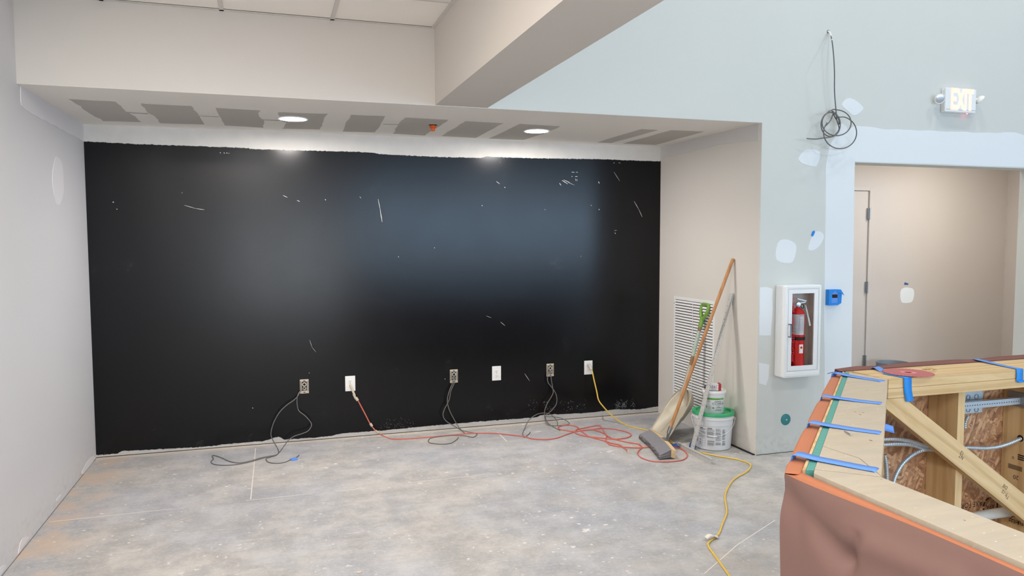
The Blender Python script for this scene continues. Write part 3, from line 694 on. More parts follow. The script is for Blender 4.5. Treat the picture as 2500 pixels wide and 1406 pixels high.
# ------------------------------------------------------------------ push broom
top = Vector((XR-.015, 4.955, 1.452)); ha, hc = at(1587,1047,z=.078), at(1639,1096,z=.078)
t = thing('push_broom', 'push broom with varnished wooden handle leaning in the alcove corner, head lying on its side', 'broom', ((ha+hc)/2).to_tuple()[:2]+(0,))
ld = (ha-hc); L = ld.length; ld.normalize(); bd = Vector((-ld.y, ld.x, 0)); bd = bd if bd.x < 0 else -bd    # bristles point -x
bow = lambda u: .014*(1-(2*u-1)**2)
m = MB()
for face in (0,):
    top_, bot_ = [], []
nb = 14; vs = []; fs = []
for i in range(nb+1):
    u = i/nb; c = hc+ld*L*u - bd*bow(u)
    for dx, z in ((0,.078),(0,.012),(-.030,.006),(-.034,.070)): vs.append(Vector((c.x,c.y,0))+(-bd)*(-dx if dx else 0)*1+Vector((0,0,z)))
for i in range(nb):
    for k in range(4): fs.append((i*4+k, i*4+(k+1)%4, (i+1)*4+(k+1)%4, (i+1)*4+k))
fs += [(3,2,1,0), tuple(nb*4+k for k in range(4))]
m.add(vs, fs); m.build('head_block', W_BLOCK, t, bevel=.004)
tilt = Vector((0,0,-.22))
def tuft(m, u, z, ln, r0, jit):
    c = hc+ld*L*u - bd*bow(u); c = Vector((c.x,c.y,z)); d = (bd*1.0+Vector((0,0,-1))*(z-.010)*7.5+ld*(u-.5)*.16+jit).normalized()
    e = c+d*ln; e.z = max(e.z, .003)
    sd = ld; n = d.cross(sd).normalized()
    m.add([c+sd*r0, c+n*r0, c-sd*r0, c-n*r0, e+sd*r0*1.5, e+n*r0*1.3, e-sd*r0*1.5, e-n*r0*1.3], [(0,1,5,4),(1,2,6,5),(2,3,7,6),(3,0,4,7),(7,6,5,4)])
m = MB(); rr = random.Random(5)
for i in range(46):
    for z in (.071,.062,.050,.038,.026,.016):
        tuft(m, .02+.96*i/45, z, .092+rr.uniform(-.004,.004), .0062, Vector((0,0,rr.uniform(-.03,.03)))+ld*rr.uniform(-.04,.04))
stuff(m.build('bristles', P_BRISTLE, t))
m = MB()
for i in range(nb):
    u0, u1 = .02+.96*i/nb, .02+.96*(i+1)/nb
    def tip(u, z):
        c = hc+ld*L*u - bd*bow(u); d = (bd+Vector((0,0,-1))*(z-.010)*7.5+ld*(u-.5)*.16).normalized(); e = Vector((c.x,c.y,z))+d*.0955; e.z = max(e.z,.002); return e
    m.add([tip(u0,.068), tip(u1,.068), tip(u1,.012), tip(u0,.012)], [(0,1,2,3)])
stuff(m.build('bristle_tips', P_BRDARK, t, solid=.003))
hb_ = at(1634,1052,z=.135); 
MB().tube([hb_, hb_.lerp(top,.3), hb_.lerp(top,.7), top-(top-hb_).normalized()*.01, top], lambda s: .0125 if s < .97 else .0105, 14).build('handle', W_HANDLE, t)
mid = hc+ld*L*.47 - bd*(.014); mid = Vector((mid.x,mid.y,.05))
d = (hb_-mid); m = MB(); a = mid+(-bd)*.030
m.obox((hb_+a)/2+Vector((0,0,.0)), ld*.022, (hb_-a)*.62, (-bd).cross(ld)*0+(-bd)*.004)
m.obox(a+bd*.012+Vector((0,0,.026)), ld*.045, bd*.016, (0,0,.0025))
m.build('bracket', P_STEEL, t)
MB().tube([hb_-(top-hb_).normalized()*.02, hb_+(top-hb_).normalized()*.035], .0150, 12).build('ferrule', P_STEEL, t)

# ------------------------------------------------------------------ scoop shovel
base = at(1613,1068,z=.012); neck = at(1696,975,x=3.30); grip = Vector((3.355,5.335,1.09))
t = thing('scoop_shovel', 'dusty grain scoop shovel with green D-grip leaning on the vent grille', 'shovel', (base.x,base.y,0))
cl = neck-base; wv_ = Vector((.10,1,0)).normalized(); nn = cl.cross(wv_).normalized(); nn = nn if nn.x < 0 else -nn
def scoop(u, v):
    s = 2*u-1
    hw = .165*(1-.06*v) if v < .5 else .165*(.97)*math.sqrt(max(0, 1-((v-.5)/.52)**2.4))+.012
    dep = .028+.085*v; rise = dep*abs(s)**3.2
    if v > .80: rise = max(rise, dep*((v-.80)/.20)**1.5*.9)
    return base+cl*v*1.0+wv_*hw*math.copysign(abs(s)**.85, s)+nn*rise
m = MB(); m.grid(scoop, 28, 24); m.build('scoop_pan', P_SCOOP, t, solid=.003)
for q in (0,1): MB().tube([scoop(q,v/20) for v in range(20)], .0045, 6).build('rolled_rim', P_SCOOP, t)
m = MB()
for q in (.35,.65):
    m.tube(spline([scoop(q,.10)+nn*.004, scoop(q,.35)+nn*.005, scoop(q,.6)+nn*.004],4), .004, 6)
m.build('pressed_rib', P_SCOOP, t)
sh0 = at(1672,940,y=5.365); sh1 = at(1686,891,y=5.355); g0 = at(1711.5,790,y=5.343)
g0.x = min(g0.x, XR-.03)
MB().tube([sh0-nn*.0+(sh0-sh1)*.55, sh0, sh1], .0165, 12).build('socket', P_SCOOP, t)
MB().tube([sh1-(g0-sh1)*.08, sh1.lerp(g0,.5), g0], .0145, 12).build('shaft', W_HANDLE2, t)
ax = (g0-sh1).normalized(); side = Vector((.1,1,0)).normalized()
c = g0
MB().tube([c-ax*.03, c+ax*.03, c+ax*.055], lambda s: .019-.003*s, 12).tube(spline([c+ax*.035, c+ax*.055-side*.024, c+ax*.10-side*.056, c+ax*.145-side*.060, c+ax*.160-side*.046, c+ax*.163, c+ax*.160+side*.046, c+ax*.145+side*.060, c+ax*.10+side*.056, c+ax*.055+side*.024, c+ax*.035], 5), .0145, 10).build('grip', P_DGRIP, t)
a, b = sh1.lerp(g0,.22), sh1.lerp(g0,.82)
MB().tube([a, a.lerp(b,.5), b], .0150, 12, caps=False).build('worn_label', plain('worn_label', srgb(178,196,178), .6, var=.25, scale=55), t)

# ------------------------------------------------------------------ drywall T-square
hz = .034; p0 = at(1649,1083,z=.03); p1 = at(1742,1133,z=.0); hx = (p0.x+p1.x)/2
bt = Vector((hx+.012, at(1684,1094,x=hx).y, .004)); tt = at(1787,716,x=XR-.012)
t = thing('t_square', 'aluminium drywall T-square with its crosspiece on the floor, blade leaning on the wall', 't-square', (hx, bt.y, 0))
MB().obox(((hx), (p0.y+p1.y)/2, .0185), (0,(p0.y-p1.y)/2,0), (.0015,0,.0), (0,0,.0185)).box(hx, hx+.014, p1.y, p0.y, .036, .0385).build('crosspiece', P_ALU, t)
ax = (tt-bt).normalized(); wd = Vector((0,1,0)); wd = (wd-ax*wd.dot(ax)).normalized(); nm = ax.cross(wd).normalized(); nm = nm if nm.x < 0 else -nm
MB().obox((tt+bt)/2, ax*((tt-bt).length/2), wd*.0255, nm*.0011).build('blade', P_ALU, t)
m = MB(); Lb = (tt-bt).length
for k in range(1, 96):
    s = k*Lb/96
    for sd in (-1, 1):
        ln = .007 if k % 4 == 0 else .0035
        m.obox(bt+ax*s+wd*sd*(.0250-ln/2-.001)+nm*.0014, ax*.0007, wd*ln/2, nm*.0002)
for k in range(2, 48, 2):
    text_on(m, str(k), .011, bt+ax*(k*Lb/48)+wd*.012+nm*.0014, -wd if (-wd).cross(ax).dot(nm) > 0 else wd, ax)
for k in range(2, 48, 3):
    text_on(m, str(48-k), .011, bt+ax*(k*Lb/48)-wd*.012+nm*.0014, -wd if (-wd).cross(ax).dot(nm) > 0 else wd, ax)
for k in range(1, 45):
    y = p1.y+(p0.y-p1.y)*k/45; m.box(hx-.0019, hx-.0015, y-.0007, y+.0007, .026 if k % 4 else .022, .034)
stuff(m.build('scale_markings', P_INK, t))

# ------------------------------------------------------------------ buckets and box in the corner
bc = Vector((3.219, 4.956, 0)); BH = .272
t = thing('plastic_bucket', 'large white plastic bucket with green lid and grey printed label, in the alcove corner', 'bucket', bc)
RB = lambda z: .134+.016*z/BH
MB().lathe([(0,.002),(.128,.002),(.134,.008),(RB(.19),.19),(RB(.19)+.004,.192),(RB(.2)+.004,.198),(RB(.235)+.003,.232),(RB(.235)+.009,.236),(RB(.25)+.009,.244),(RB(.25)+.004,.25),(.153,BH),(.140,BH),(.13,.03),(0,.02)], bc, seg=48).build('bucket_body', P_BUCKET, t)
MB().lathe([(0,BH+.002),(.128,BH+.002),(.134,BH+.014),(.158,BH+.014),(.161,BH+.008),(.160,BH-.008),(.154,BH-.008),(.154,BH),(0,BH-.002)], bc, seg=48).build('lid', P_GREEN, t)
cam_a = math.atan2(-bc.y, -bc.x)      # side that faces the room
def wrap(bc, rf, off=.0006):
    def f(s, z, n=0):
        r = rf(z)+off+n; a = cam_a+s/ r; return Vector((bc.x+math.cos(a)*r, bc.y+math.sin(a)*r, bc.z+z))
    return f
W = wrap(bc, RB)
def curved(m, W, s0, s1, z0, z1, n=6, off=0):
    vs = []; fs = []
    for i in range(n+1):
        s = s0+(s1-s0)*i/n; vs += [W(s,z0,off), W(s,z1,off)]
    for i in range(n): fs.append((2*i,2*i+2,2*i+3,2*i+1))
    m.add(vs, fs)
m = MB(); mk = MB(); rr = random.Random(11)
for s0, s1, z0, z1 in ((-.165,-.125,.05,.168),(-.115,-.055,.098,.168),(-.045,.010,.098,.168),(.020,.062,.04,.175),(-.04,.012,.035,.080),(.072,.098,.04,.168)):
    z = z1
    while z > z0+.003:
        if rr.random() < .84: curved(m, W, s0, s1-rr.random()*.014*(rr.random()<.4), z-.0019, z, 4)
        z -= .0030
for s0, z0 in ((-.112,.168),(-.04,.170),(-.158,.172)): curved(mk, W, s0, s0+.034, z0+.002, z0+.0065, 3)
for z in (.081,.063,.048): curved(mk, W, -.108, -.094, z-.003, z+.002, 2)
for s in (-.126,-.085,-.058): curved(m, W, s, s+.001, .035, .092, 1)
for z in (.0925,.0725,.0555,.035): curved(m, W, -.126, -.057, z, z+.001, 4)
stuff(m.build('label_print', P_GRID, t)); stuff(mk.build('label_heading', P_INK, t))
a0 = [cam_a+PI/2, cam_a-PI/2]
e1, e2 = (Vector((bc.x+math.cos(a)*.160, bc.y+math.sin(a)*.160, .228)) for a in a0)
mid = Vector((bc.x+math.cos(cam_a)*.158, bc.y+math.sin(cam_a)*.158, .118))
arc = []
for k in range(17):
    th = PI*k/16; p = (e1+e2)/2 + (e1-e2)/2*math.cos(th) + (mid-(e1+e2)/2)*math.sin(th)
    arc.append(p)
MB().tube(arc, .0017, 6).build('bail_handle', P_BUCKET, t)
MB().tube([arc[7]+(arc[7]-mid)*.0, mid, arc[9]], .0055, 8).build('handle_grip', P_PLASTIC, t)
MB().lathe([(.0,0),(.012,0),(.012,.004),(0,.005)], e1, (e1-e2), 10).build('handle_ear', P_BUCKET, t)
MB().lathe([(.0,0),(.012,0),(.012,.004),(0,.005)], e2, (e2-e1), 10).build('handle_ear', P_BUCKET, t)
# pail on top
sc_ = Vector((3.205, 4.930, BH+.0025)); SH = .176
t2 = thing('plastic_pail', 'small white pail with green label stripe standing on the green bucket lid', 'pail', sc_)
RS = lambda z: .0755+.0075*z/SH
MB().lathe([(0,.001),(.073,.001),(.0755,.004),(RS(.13),.13),(RS(.13)+.002,.132),(RS(.15)+.002,.150),(RS(.15)+.005,.152),(.089,.168),(.086,SH-.004),(0,SH-.006)], sc_, seg=40).build('pail_body', P_BUCKET, t2)
MB().lathe([(.080,SH-.016),(.0905,SH-.016),(.092,SH-.004),(.089,SH+.001),(.082,SH+.001),(.080,SH-.003),(0,SH-.003),(0,SH-.006),(.078,SH-.010)], sc_, seg=40).build('pail_lid', P_PLASTIC, t2)
W2 = wrap(sc_, RS)
m = MB(); curved(m, W2, -.075, .085, .112, .126, 14); m.build('green_stripe', P_GLINE, t2)
m = MB()
def wtext(m, W, body, size, s, z, off=.0005):
    vs, fs = text_geo(body, size); m.add([W(s+v.x, z+v.y, off) for v in vs], fs)
wtext(m, W2, 'CCWI-III', .026, .038, .082)
for s0, s1, z in ((.010,.060,.101),(.005,.062,.096),(.020,.048,.066),(.020,.070,.050),(.028,.050,.055),(.018,.060,.036),(.010,.066,.031)): curved(m, W2, s0, s1, z, z+.0022, 4)
curved(m, W2, -.008, .002, .046, .056, 2); curved(m, W2, -.062,-.056,.046,.062,1)
stuff(m.build('lettering', P_INK, t2))
m = MB()
for z in (.058,.053,.047,.042): curved(m, W2, -.052, -.020, z, z+.0014, 4)
for z in (.066,.036): curved(m, W2, -.066,-.015, z, z+.001, 5)
for z in (.104,.094): curved(m, W2, -.052,-.020, z, z+.001, 4)
for z in (.100,.097): curved(m, W2, -.045,-.028, z, z+.001, 4)
stuff(m.build('label_print', P_GRID, t2))
m = MB(); wtext(m, W2, 'DLOC', .010, .058, .119, .001); stuff(m.build('stripe_lettering', P_TAG, t2))
e1, e2 = (Vector((sc_.x+math.cos(a)*.090, sc_.y+math.sin(a)*.090, sc_.z+.150)) for a in a0)
mid = Vector((sc_.x+math.cos(cam_a)*.092, sc_.y+math.sin(cam_a)*.092, sc_.z+.055))
MB().tube([(e1+e2)/2+(e1-e2)/2*math.cos(PI*k/14)+(mid-(e1+e2)/2)*math.sin(PI*k/14) for k in range(15)], .0013, 6).build('bail_handle', P_CABLEL, t2)
# carton on the pail
bx = Vector((3.205,4.925,sc_.z+SH+.0015)); rd = Vector((cy,-sy,0)); rd = (Matrix.Rotation(-.12,3,'Z')@rd); dd = Vector((-rd.y,rd.x,0))
t = thing('screw_carton', 'small white carton with red end and purple lettering lying on top of the pail', 'box', bx)
MB().obox(bx+Vector((0,0,.024)), rd*.047, dd*.034, (0,0,.0235)).build('carton', P_PLASTIC, t, bevel=.001)
MB().obox(bx+rd*.036+Vector((0,0,.024)), rd*.0105, dd*.0346, (0,0,.0240)).build('red_end', P_MAROON, t)
m = MB(); text_on(m, 'AB&C', .031, bx-dd*.0347+rd*-.010+Vector((0,0,.026)), rd, (0,0,1), .8)
for z in (.008,.011): m.obox(bx-dd*.0347-rd*.008+Vector((0,0,z)), rd*.020, dd*.0001, (0,0,.0007))
stuff(m.build('lettering', plain('purple_print', srgb(112,84,120), .6), t))
rr = random.Random(9)
m = MB(); c = bx-rd*.062+Vector((0,0,.001))
for k in range(34):
    d = Vector((rr.uniform(-1,1),rr.uniform(-1,1),rr.uniform(-.1,1))).normalized(); q = c+Vector((rr.uniform(-.008,.016)*rd.x, rr.uniform(-.02,.02), rr.uniform(.005,.030)))
    m.tube([q-d*.010, q, q+d*.012], .0018, 5)
tag(stuff(m.build('loose_screws', P_DARK, None)), 'clump of black screws beside the white carton on the pail', 'screws', kind='stuff')
# blue tape wads and small yellow thing on floor
def wad(pts, z, lab, mat=P_TAPE, name='tape_wad', cat='tape'):
    P = [at(a, b, z=z if i % 2 else .002) for i, (a, b) in enumerate(pts)]
    c = sum(P, Vector())/len(P)+Vector((0,0,z*.8)); m = MB(); n = len(P)
    m.add(P+[c, c-Vector((0,0,z*.6))], [(i,(i+1)%n,n) for i in range(n)]+[((i+1)%n,i,n+1) for i in range(n)])
    return tag(m.build(name, mat, None), lab, cat)
P_TAPED = plain('dark_blue_tape', srgb(44,88,160), .5, var=.2, scale=60)
wad([(1683,1084),(1690,1073),(1695,1082),(1699,1093),(1690,1094),(1682,1092)], .03, 'crumpled blue tape wad between the T-square blade and the large bucket', P_TAPED)
wad([(1640,1084),(1650,1082),(1656,1086),(1659,1091),(1648,1092),(1642,1088)], .015, 'crumpled blue tape wad behind the broom at the end of the crosspiece', P_TAPED)
MB()
p, q = at(1628,1077,z=.008), at(1648,1083,z=.008)
tag(MB().tube([p, p.lerp(q,.5), q], .007, 8).build('wooden_stub', W_X, None), 'short yellow wooden stub on the floor between broom head and tape wad', 'stick')

# ------------------------------------------------------------------ fire extinguisher cabinet
cx0, cx1, cz0, cz1, cd = 3.528, 3.846, .588, 1.266, .118
y0 = YF-cd
t = thing('extinguisher_cabinet', 'white wall cabinet with a glass door on the pier between alcove and hall opening', 'cabinet', ((cx0+cx1)/2, YF, cz0))
fx0, fz1 = at(1926,706,y=y0).x, at(1926,706,y=y0).z; fx1, fz0 = at(1996,904,y=y0).x, at(1923,907,y=y0).z
gx0, gz1_ = at(1935,717,y=y0).x, at(1935,717,y=y0).z; gx1, gz0_ = at(1985,893,y=y0).x, at(1933,894,y=y0).z
O = [(cx0,cz0),(cx1,cz0),(cx1,cz1),(cx0,cz1)]; I = [(fx0,fz0),(fx1,fz0),(fx1,fz1),(fx0,fz1)]; y1_ = YF-.0005
vs = [Vector((x,y,z)) for y in (y0,y1_) for ring in (O,I) for x, z in ring]; fs = []
for k in range(4):
    j = (k+1)%4; fs += [(k,j,4+j,4+k),(8+k,12+k,12+j,8+j),(k,8+k,8+j,j),(4+k,4+j,12+j,12+k)]
MB().add(vs, fs).build('housing', P_WHITE, t, bevel=.012)
yr = y0+.0015; MB().box(fx0-.016,fx0-.0005,yr,y0+.02,fz0-.016,fz1+.016).box(fx1+.0005,fx1+.016,yr,y0+.02,fz0-.016,fz1+.016).box(fx0-.0005,fx1+.0005,yr,y0+.02,fz1+.0005,fz1+.016).box(fx0-.0005,fx1+.0005,yr,y0+.02,fz0-.016,fz0-.0005).build('inner_rim', P_WHITE, t)
MB().box(fx0, fx1, YF-.012, YF-.002, fz0, fz1).box(fx0, fx0+.004, y0+.01, YF-.012, fz0, fz1).box(fx1-.004, fx1, y0+.01, YF-.012, fz0, fz1).box(fx0, fx1, y0+.01, YF-.012, fz1-.004, fz1).box(fx0, fx1, y0+.01, YF-.012, fz0, fz0+.004).build('interior', P_CABIN, t)
gp = .002
d_ = MB(); d_.box(fx0+gp, gx0, y0+.001, y0+.012, fz0+gp, fz1-gp); d_.box(gx1, fx1-gp, y0+.001, y0+.012, fz0+gp, fz1-gp); d_.box(gx0, gx1, y0+.001, y0+.012, gz1_, fz1-gp); d_.box(gx0, gx1, y0+.001, y0+.012, fz0+gp, gz0_)
dobj = d_.build('door', P_WHITE, t)
gl = N('clear_glass'); gl.b.inputs['Transmission Weight'].default_value = 1; gl.b.inputs['IOR'].default_value = 1.05; gl.fin((1,1,1,1), .02)
MB().box(gx0+.0002, gx1-.0002, y0+.005, y0+.007, gz0_+.0002, gz1_-.0002).build('glass_pane', gl.m, dobj)
m = MB()
for k in range(46): z = fz0+.01+(fz1-fz0-.02)*k/45; m.box(fx1-.0075, fx1-.0045, y0-.0006, y0+.001, z-.0025, z+.0025)
m.build('piano_hinge', P_GRID, dobj)
hxp = at(1931,790,y=y0-.02).x-.003; hz1, hz0 = at(1930,791,y=y0-.02).z, at(1930,824,y=y0-.02).z
MB().box(hxp-.004, hxp+.004, y0-.028, y0-.020, hz0, hz1).box(hxp-.004, hxp+.004, y0-.028, y0+.001, hz1-.008, hz1).box(hxp-.004, hxp+.004, y0-.028, y0+.001, hz0, hz0+.008).build('door_handle', P_STEEL, dobj, bevel=.0015)
m = MB()
for k, ch in enumerate('FIRE EXTINGUISHER'):
    if ch != ' ': text_on(m, ch, .036, (gx0+.0165, y0+.0042, gz1_-.040-k*(gz1_-gz0_-.065)/16.6), (1,0,0), (0,0,1), 1.0)
stuff(m.build('lettering', P_REDP, dobj))
# extinguisher (a thing of its own)
ec = Vector((gx0+.093, YF-.064, fz0+.008))
t = thing('fire_extinguisher', 'red fire extinguisher with grey label standing inside the glass-fronted white cabinet', 'fire extinguisher', ec)
EH = .415; er = .0505
MB().lathe([(0,0),(er-.006,0),(er,.008),(er,EH-.02),(er-.006,EH+.005),(er-.025,EH+.028),(.014,EH+.036),(.012,EH+.05),(0,EH+.05)], ec, seg=32).build('cylinder', P_EXTRED, t)
ca2 = math.atan2(-ec.y, -ec.x)
def W3(s, z, n=0): a = ca2+s/er; r = er+.0006+n; return Vector((ec.x+math.cos(a)*r, ec.y+math.sin(a)*r, ec.z+z))
m = MB(); curved(m, W3, -.052, .055, .255, .405, 12); m.build('grey_label', plain('extinguisher_label', srgb(188,186,188), .5), t)
m = MB(); curved(m, W3, .012, .050, .392, .401, 4, .0004); curved(m, W3, -.003, -.002, .258, .402, 1, .0004)
rr = random.Random(4)
for s0, s1 in ((-.048,-.006),(.004,.050)):
    for k in range(28):
        if rr.random() < .75 and not (s0 > 0 and k > 23): curved(m, W3, s0, s1-rr.random()*.012, .272+k*.0042, .2735+k*.0042, 3, .0004)
stuff(m.build('label_print', P_GRID, t))
MB().lathe([(er+.0004,.215),(er+.002,.216),(er+.002,.238),(er+.0004,.239)], ec, seg=32, closed=True).build('strap', P_DARK, t)
m = MB(); curved(m, W3, .014, .046, .120, .185, 4, .0004); m.build('inspection_sticker', P_TAG, t)
m = MB()
for k in range(16):
    a = 2*PI*k/16; 
cs = [W3(.030+.009*math.cos(2*PI*k/16), .162+.009*math.sin(2*PI*k/16), .0012) for k in range(16)]
m.add(cs, [tuple(range(16))]); m.build('sticker_emblem', P_MAROON, t)
v0 = ec+Vector((0,0,EH+.05))
MB().tube([v0-Vector((0,0,.005)), v0+Vector((0,0,.022))], .013, 12).obox(v0+Vector((.018,-.006,.022)), (.034,-.006,.006), (0,.008,0), (0,0,.003)).obox(v0+Vector((.022,-.006,.044)), (.036,-.006,-.008), (0,.008,0), (0,0,.003)).lathe([(.0,0),(.016,0),(.016,.010),(0,.011)], v0+Vector((-.008,-.012,.010)), (-.3,-1,0), 16).build('valve_head', P_CHROME, t)
MB().lathe([(.013,-.002),(.017,-.002),(.017,.002),(.013,.002)], v0+Vector((.020,-.022,-.002)), (.2,-1,.2), 20, closed=True).build('pull_pin_ring', P_DARK, t)
tp = v0+Vector((.050,-.020,.006)); tq = tp+Vector((.042,-.004,-.155)); sdv = Vector((.008,0,.002))
MB().prism([tp-sdv*.4, tp+sdv*.4, tq+sdv, tq-sdv], (0,-.001,0)).build('inspection_tag', P_TAG, t)

# ------------------------------------------------------------------ taped box, teal cover, tape bits on the pier
def Fp(px, py, d=0): return at(px, py, y=YF-d)
p = Fp(2016,708,.0); q = Fp(2051,744,.035)
t = thing('masked_wall_device', 'small wall box masked with bright blue tape beside the white cabinet', 'wall box', (p.x,YF,p.z))
X0, X1, Z0, Z1 = p.x+.002, Fp(2046,720,.035).x, Fp(2030,745,.035).z, Fp(2030,707,.035).z
MB().box(X0, X1, YF-.036, YF-.0005, Z0, Z1).build('device_box', P_TAPE, t, bevel=.003)
cxm, czm = (X0+X1)/2+.012, (Z0+Z1)/2
yt = YF-.0375
m = MB(); m.box(X0-.002, cxm-.032, yt, YF-.034, Z0-.001, Z1+.001); m.prism([(cxm-.032,yt,Z1+.001),(X1+.004,yt,Z1+.001),(X1+.004,yt,Z1-.014),(cxm+.006,yt,Z1-.008),(cxm-.012,yt,Z1-.018),(cxm-.032,yt,Z1-.032)], (0,.0035,0))
m.box(cxm-.032, X1+.002, yt, YF-.034, Z0-.001, Z0+.018)
m.prism([(cxm+.028,yt,Z0),(X1+.040,yt+.012,Z0+.012),(X1+.044,yt+.012,Z1-.040),(X1+.028,yt+.010,Z1-.004),(cxm+.028,yt,Z1-.012)], (0,.002,0))
m.prism([(X1-.01,yt-.001,Z1),(X1+.022,yt-.001,Z1),(X1+.056,yt-.002,Z1-.047),(X1+.044,yt-.002,Z1-.040),(X1+.01,yt-.001,Z1-.024),(X1-.012,yt-.001,Z1-.022)], (0,.0015,0))
m.box(X0-.003, X0, YF-.037, YF-.001, Z0, Z1)
m.build('tape_wrap', P_TAPE2, t)
MB().box(cxm-.026, cxm+.022, YF-.0372, YF-.0358, czm-.004, czm+.022).build('dark_window', P_DARK, t)
c = at(1918,1024,y=YF)
t = thing('cable_cover', 'round teal cover plate low on the pale pier under the white cabinet', 'cover plate', c)
MB().lathe([(0,.005),(.038,.005),(.042,.003),(.043,.0005)], c, (0,-1,0), 36).build('disc', P_TEALDISC, t)
MB().lathe([(0,.0075),(.006,.0065),(.0075,.005)], c+Vector((.006,0,-.002)), (0,-1,0), 12).build('centre_screw', P_CHROME, t)
def flat_tape(px, plane, val, lab, c, mat=P_TAPED):
    px = [(c[0]+a/c[2], c[1]+b/c[2]) for a, b in px]; P = [at(a, b, **{plane:val}) for a, b in px]; m = MB()
    m.prism([p+Vector((0,-.003,0)) for p in P], (0,-.0008,0)); tag(m.build('tape_scrap', mat, None), lab, 'tape')
flat_tape([(467,278),(478,248),(492,242),(495,256),(481,285)], 'y', YF, 'scrap of blue tape beside a white patch above the extinguisher cabinet', C7, P_TAPE2)
flat_tape([(1133,628),(1138,612),(1165,622),(1162,630)], 'y', YB, 'scrap of blue tape above the round patch on the hall wall', C7, P_TAPED)

# ------------------------------------------------------------------ exit sign
dE = .052; a = Fp(2311,214,dE); b = Fp(2382,275,dE)
X0, X1, Z0, Z1 = at(2297,240,y=YF).x, Fp(2384,240,dE).x, Fp(2383,277,dE).z, Fp(2311,213,dE).z
t = thing('exit_sign', 'lit white exit sign with glowing letters and two lamp heads above the hall opening', 'exit sign', ((X0+X1)/2, YF, Z0))
m = MB(); m.prism([(X0,YF-.001,Z0),(X0,YF-.001,Z1-.012),(X0+.012,YF-.001,Z1),(X1,YF-.001,Z1),(X1,YF-.001,Z0)], (0,-.028,0)); m.build('back_housing', P_WHITE, t, bevel=.004)
fX0 = Fp(2309,240,dE).x
MB().box(fX0, X1, YF-dE, YF-.029, Z0, Z1).build('face_housing', P_WHITE, t, bevel=.007)
MB().box(fX0+.006, X1-.006, YF-dE-.0006, YF-dE+.001, Z0+.018, Z0+.021).build('face_seam', P_GRID, t)
lx0, lx1 = Fp(2323,240,dE).x, Fp(2376,240,dE).x; lz0, lz1 = Fp(2325,266,dE).z, Fp(2325,216,dE).z
E_GL = emis('exit_letter_glow', (1,.80,.36,1), 1.0); E_HALO = emis('exit_letter_halo', (1,.46,.40,1), .80)
strokes = {'E': [(0,0,.22,1),(0,.82,1,1),(0,.42,.85,.58),(0,0,1,.18)], 'I': [(.3,0,.7,1)], 'T': [(0,.82,1,1),(.36,0,.64,1)]}
def letters(m, grow, y):
    W_ = (lx1-lx0); spec = [('E',0,.24),('X',.28,.56),('I',.58,.72),('T',.72,1)]
    Hh = lz1-lz0
    for ch, u0, u1 in spec:
        xa, xb = lx0+W_*u0, lx0+W_*u1
        if ch == 'X':
            for s in (1,-1):
                k = .052*W_
                p = [(xa+k,0),(xa-k+.0,0),(xb-k,1),(xb+k,1)] if s > 0 else [(xb-k,0),(xb+k,0),(xa+k,1),(xa-k,1)]
                P = [Vector((x+ (grow if (x > (xa+xb)/2) else -grow)*1, y, lz0+Hh*z+(grow if z else -grow))) for x, z in p]
                m.prism([P[0],P[1],P[3],P[2]] if False else P, (0,-.0006,0))
        else:
            for x0, z0, x1, z1 in strokes[ch]:
                m.box(xa+(xb-xa)*x0-grow, xa+(xb-xa)*x1+grow, y-.0006, y, lz0+Hh*z0-grow, lz0+Hh*z1+grow)
m = MB(); letters(m, .0055, YF-dE-.0004); m.build('letter_halo', E_HALO, t)  # pink glow round the lit letters, built as an emitting outline
m = MB(); letters(m, 0, YF-dE-.0014); m.build('letters', E_GL, t)
MB().lathe([(0,0),(.003,.0),(.003,.004),(0,.005)], (at(2361,281,y=YF-.03).x, YF-.03, Z0), (0,0,-1), 8).build('red_indicator', emis('red_indicator', (1,.05,.04,1), 30), t)
for px, nx, s in ((2294,Vector((-.45,-.85,-.30)),1),(2392,Vector((.80,-.35,-.75)),-1)):
    c = Fp(px, 241 if s > 0 else 243, .05); n = nx.normalized()
    h = MB().lathe([(0,-.022),(.018,-.020),(.034,-.008),(.0385,.008),(.036,.011),(.033,.009),(.031,.003)], c, n, 28).build('lamp_head', P_WHITE, t)
    MB().lathe([(.0325,.004),(.0325,.0075),(.02,.0095),(0,.0105)], c, n, 24).build('lamp_lens', P_CHROME, h)
    q = Vector(((X0 if s > 0 else X1)+(.012 if s > 0 else -.012), YF-.03, c.z-.004))
    MB().tube([c-n*.010, c.lerp(q,.5)+Vector((0,.006,0)), q], .012, 10).build('lamp_arm', P_WHITE, t)

# ------------------------------------------------------------------ galvanised bucket in the hall
c = Vector((5.825, 5.835, 0)); hh = .380
t = thing('metal_bucket', 'slate grey open bucket showing above the counter framing by the hall wall', 'bucket', c)
MB().lathe([(0,.002),(.122,.002),(.126,.01),(.148,hh-.05),(.151,hh-.048),(.151,hh-.04),(.149,hh-.038),(.153,hh-.004),(.157,hh),(.151,hh+.001),(.147,hh-.006),(.12,.02),(0,.015)], c, seg=40).build('bucket_body', P_BIN, t)
MB().tube([c+Vector((math.cos(a)*.159, math.sin(a)*.159, hh-.045-.05*max(0,math.sin(a+2.2)))) for a in [-.9-2.2*k/12 for k in range(13)]], .002, 6).build('bail_handle', P_CHROME, t)

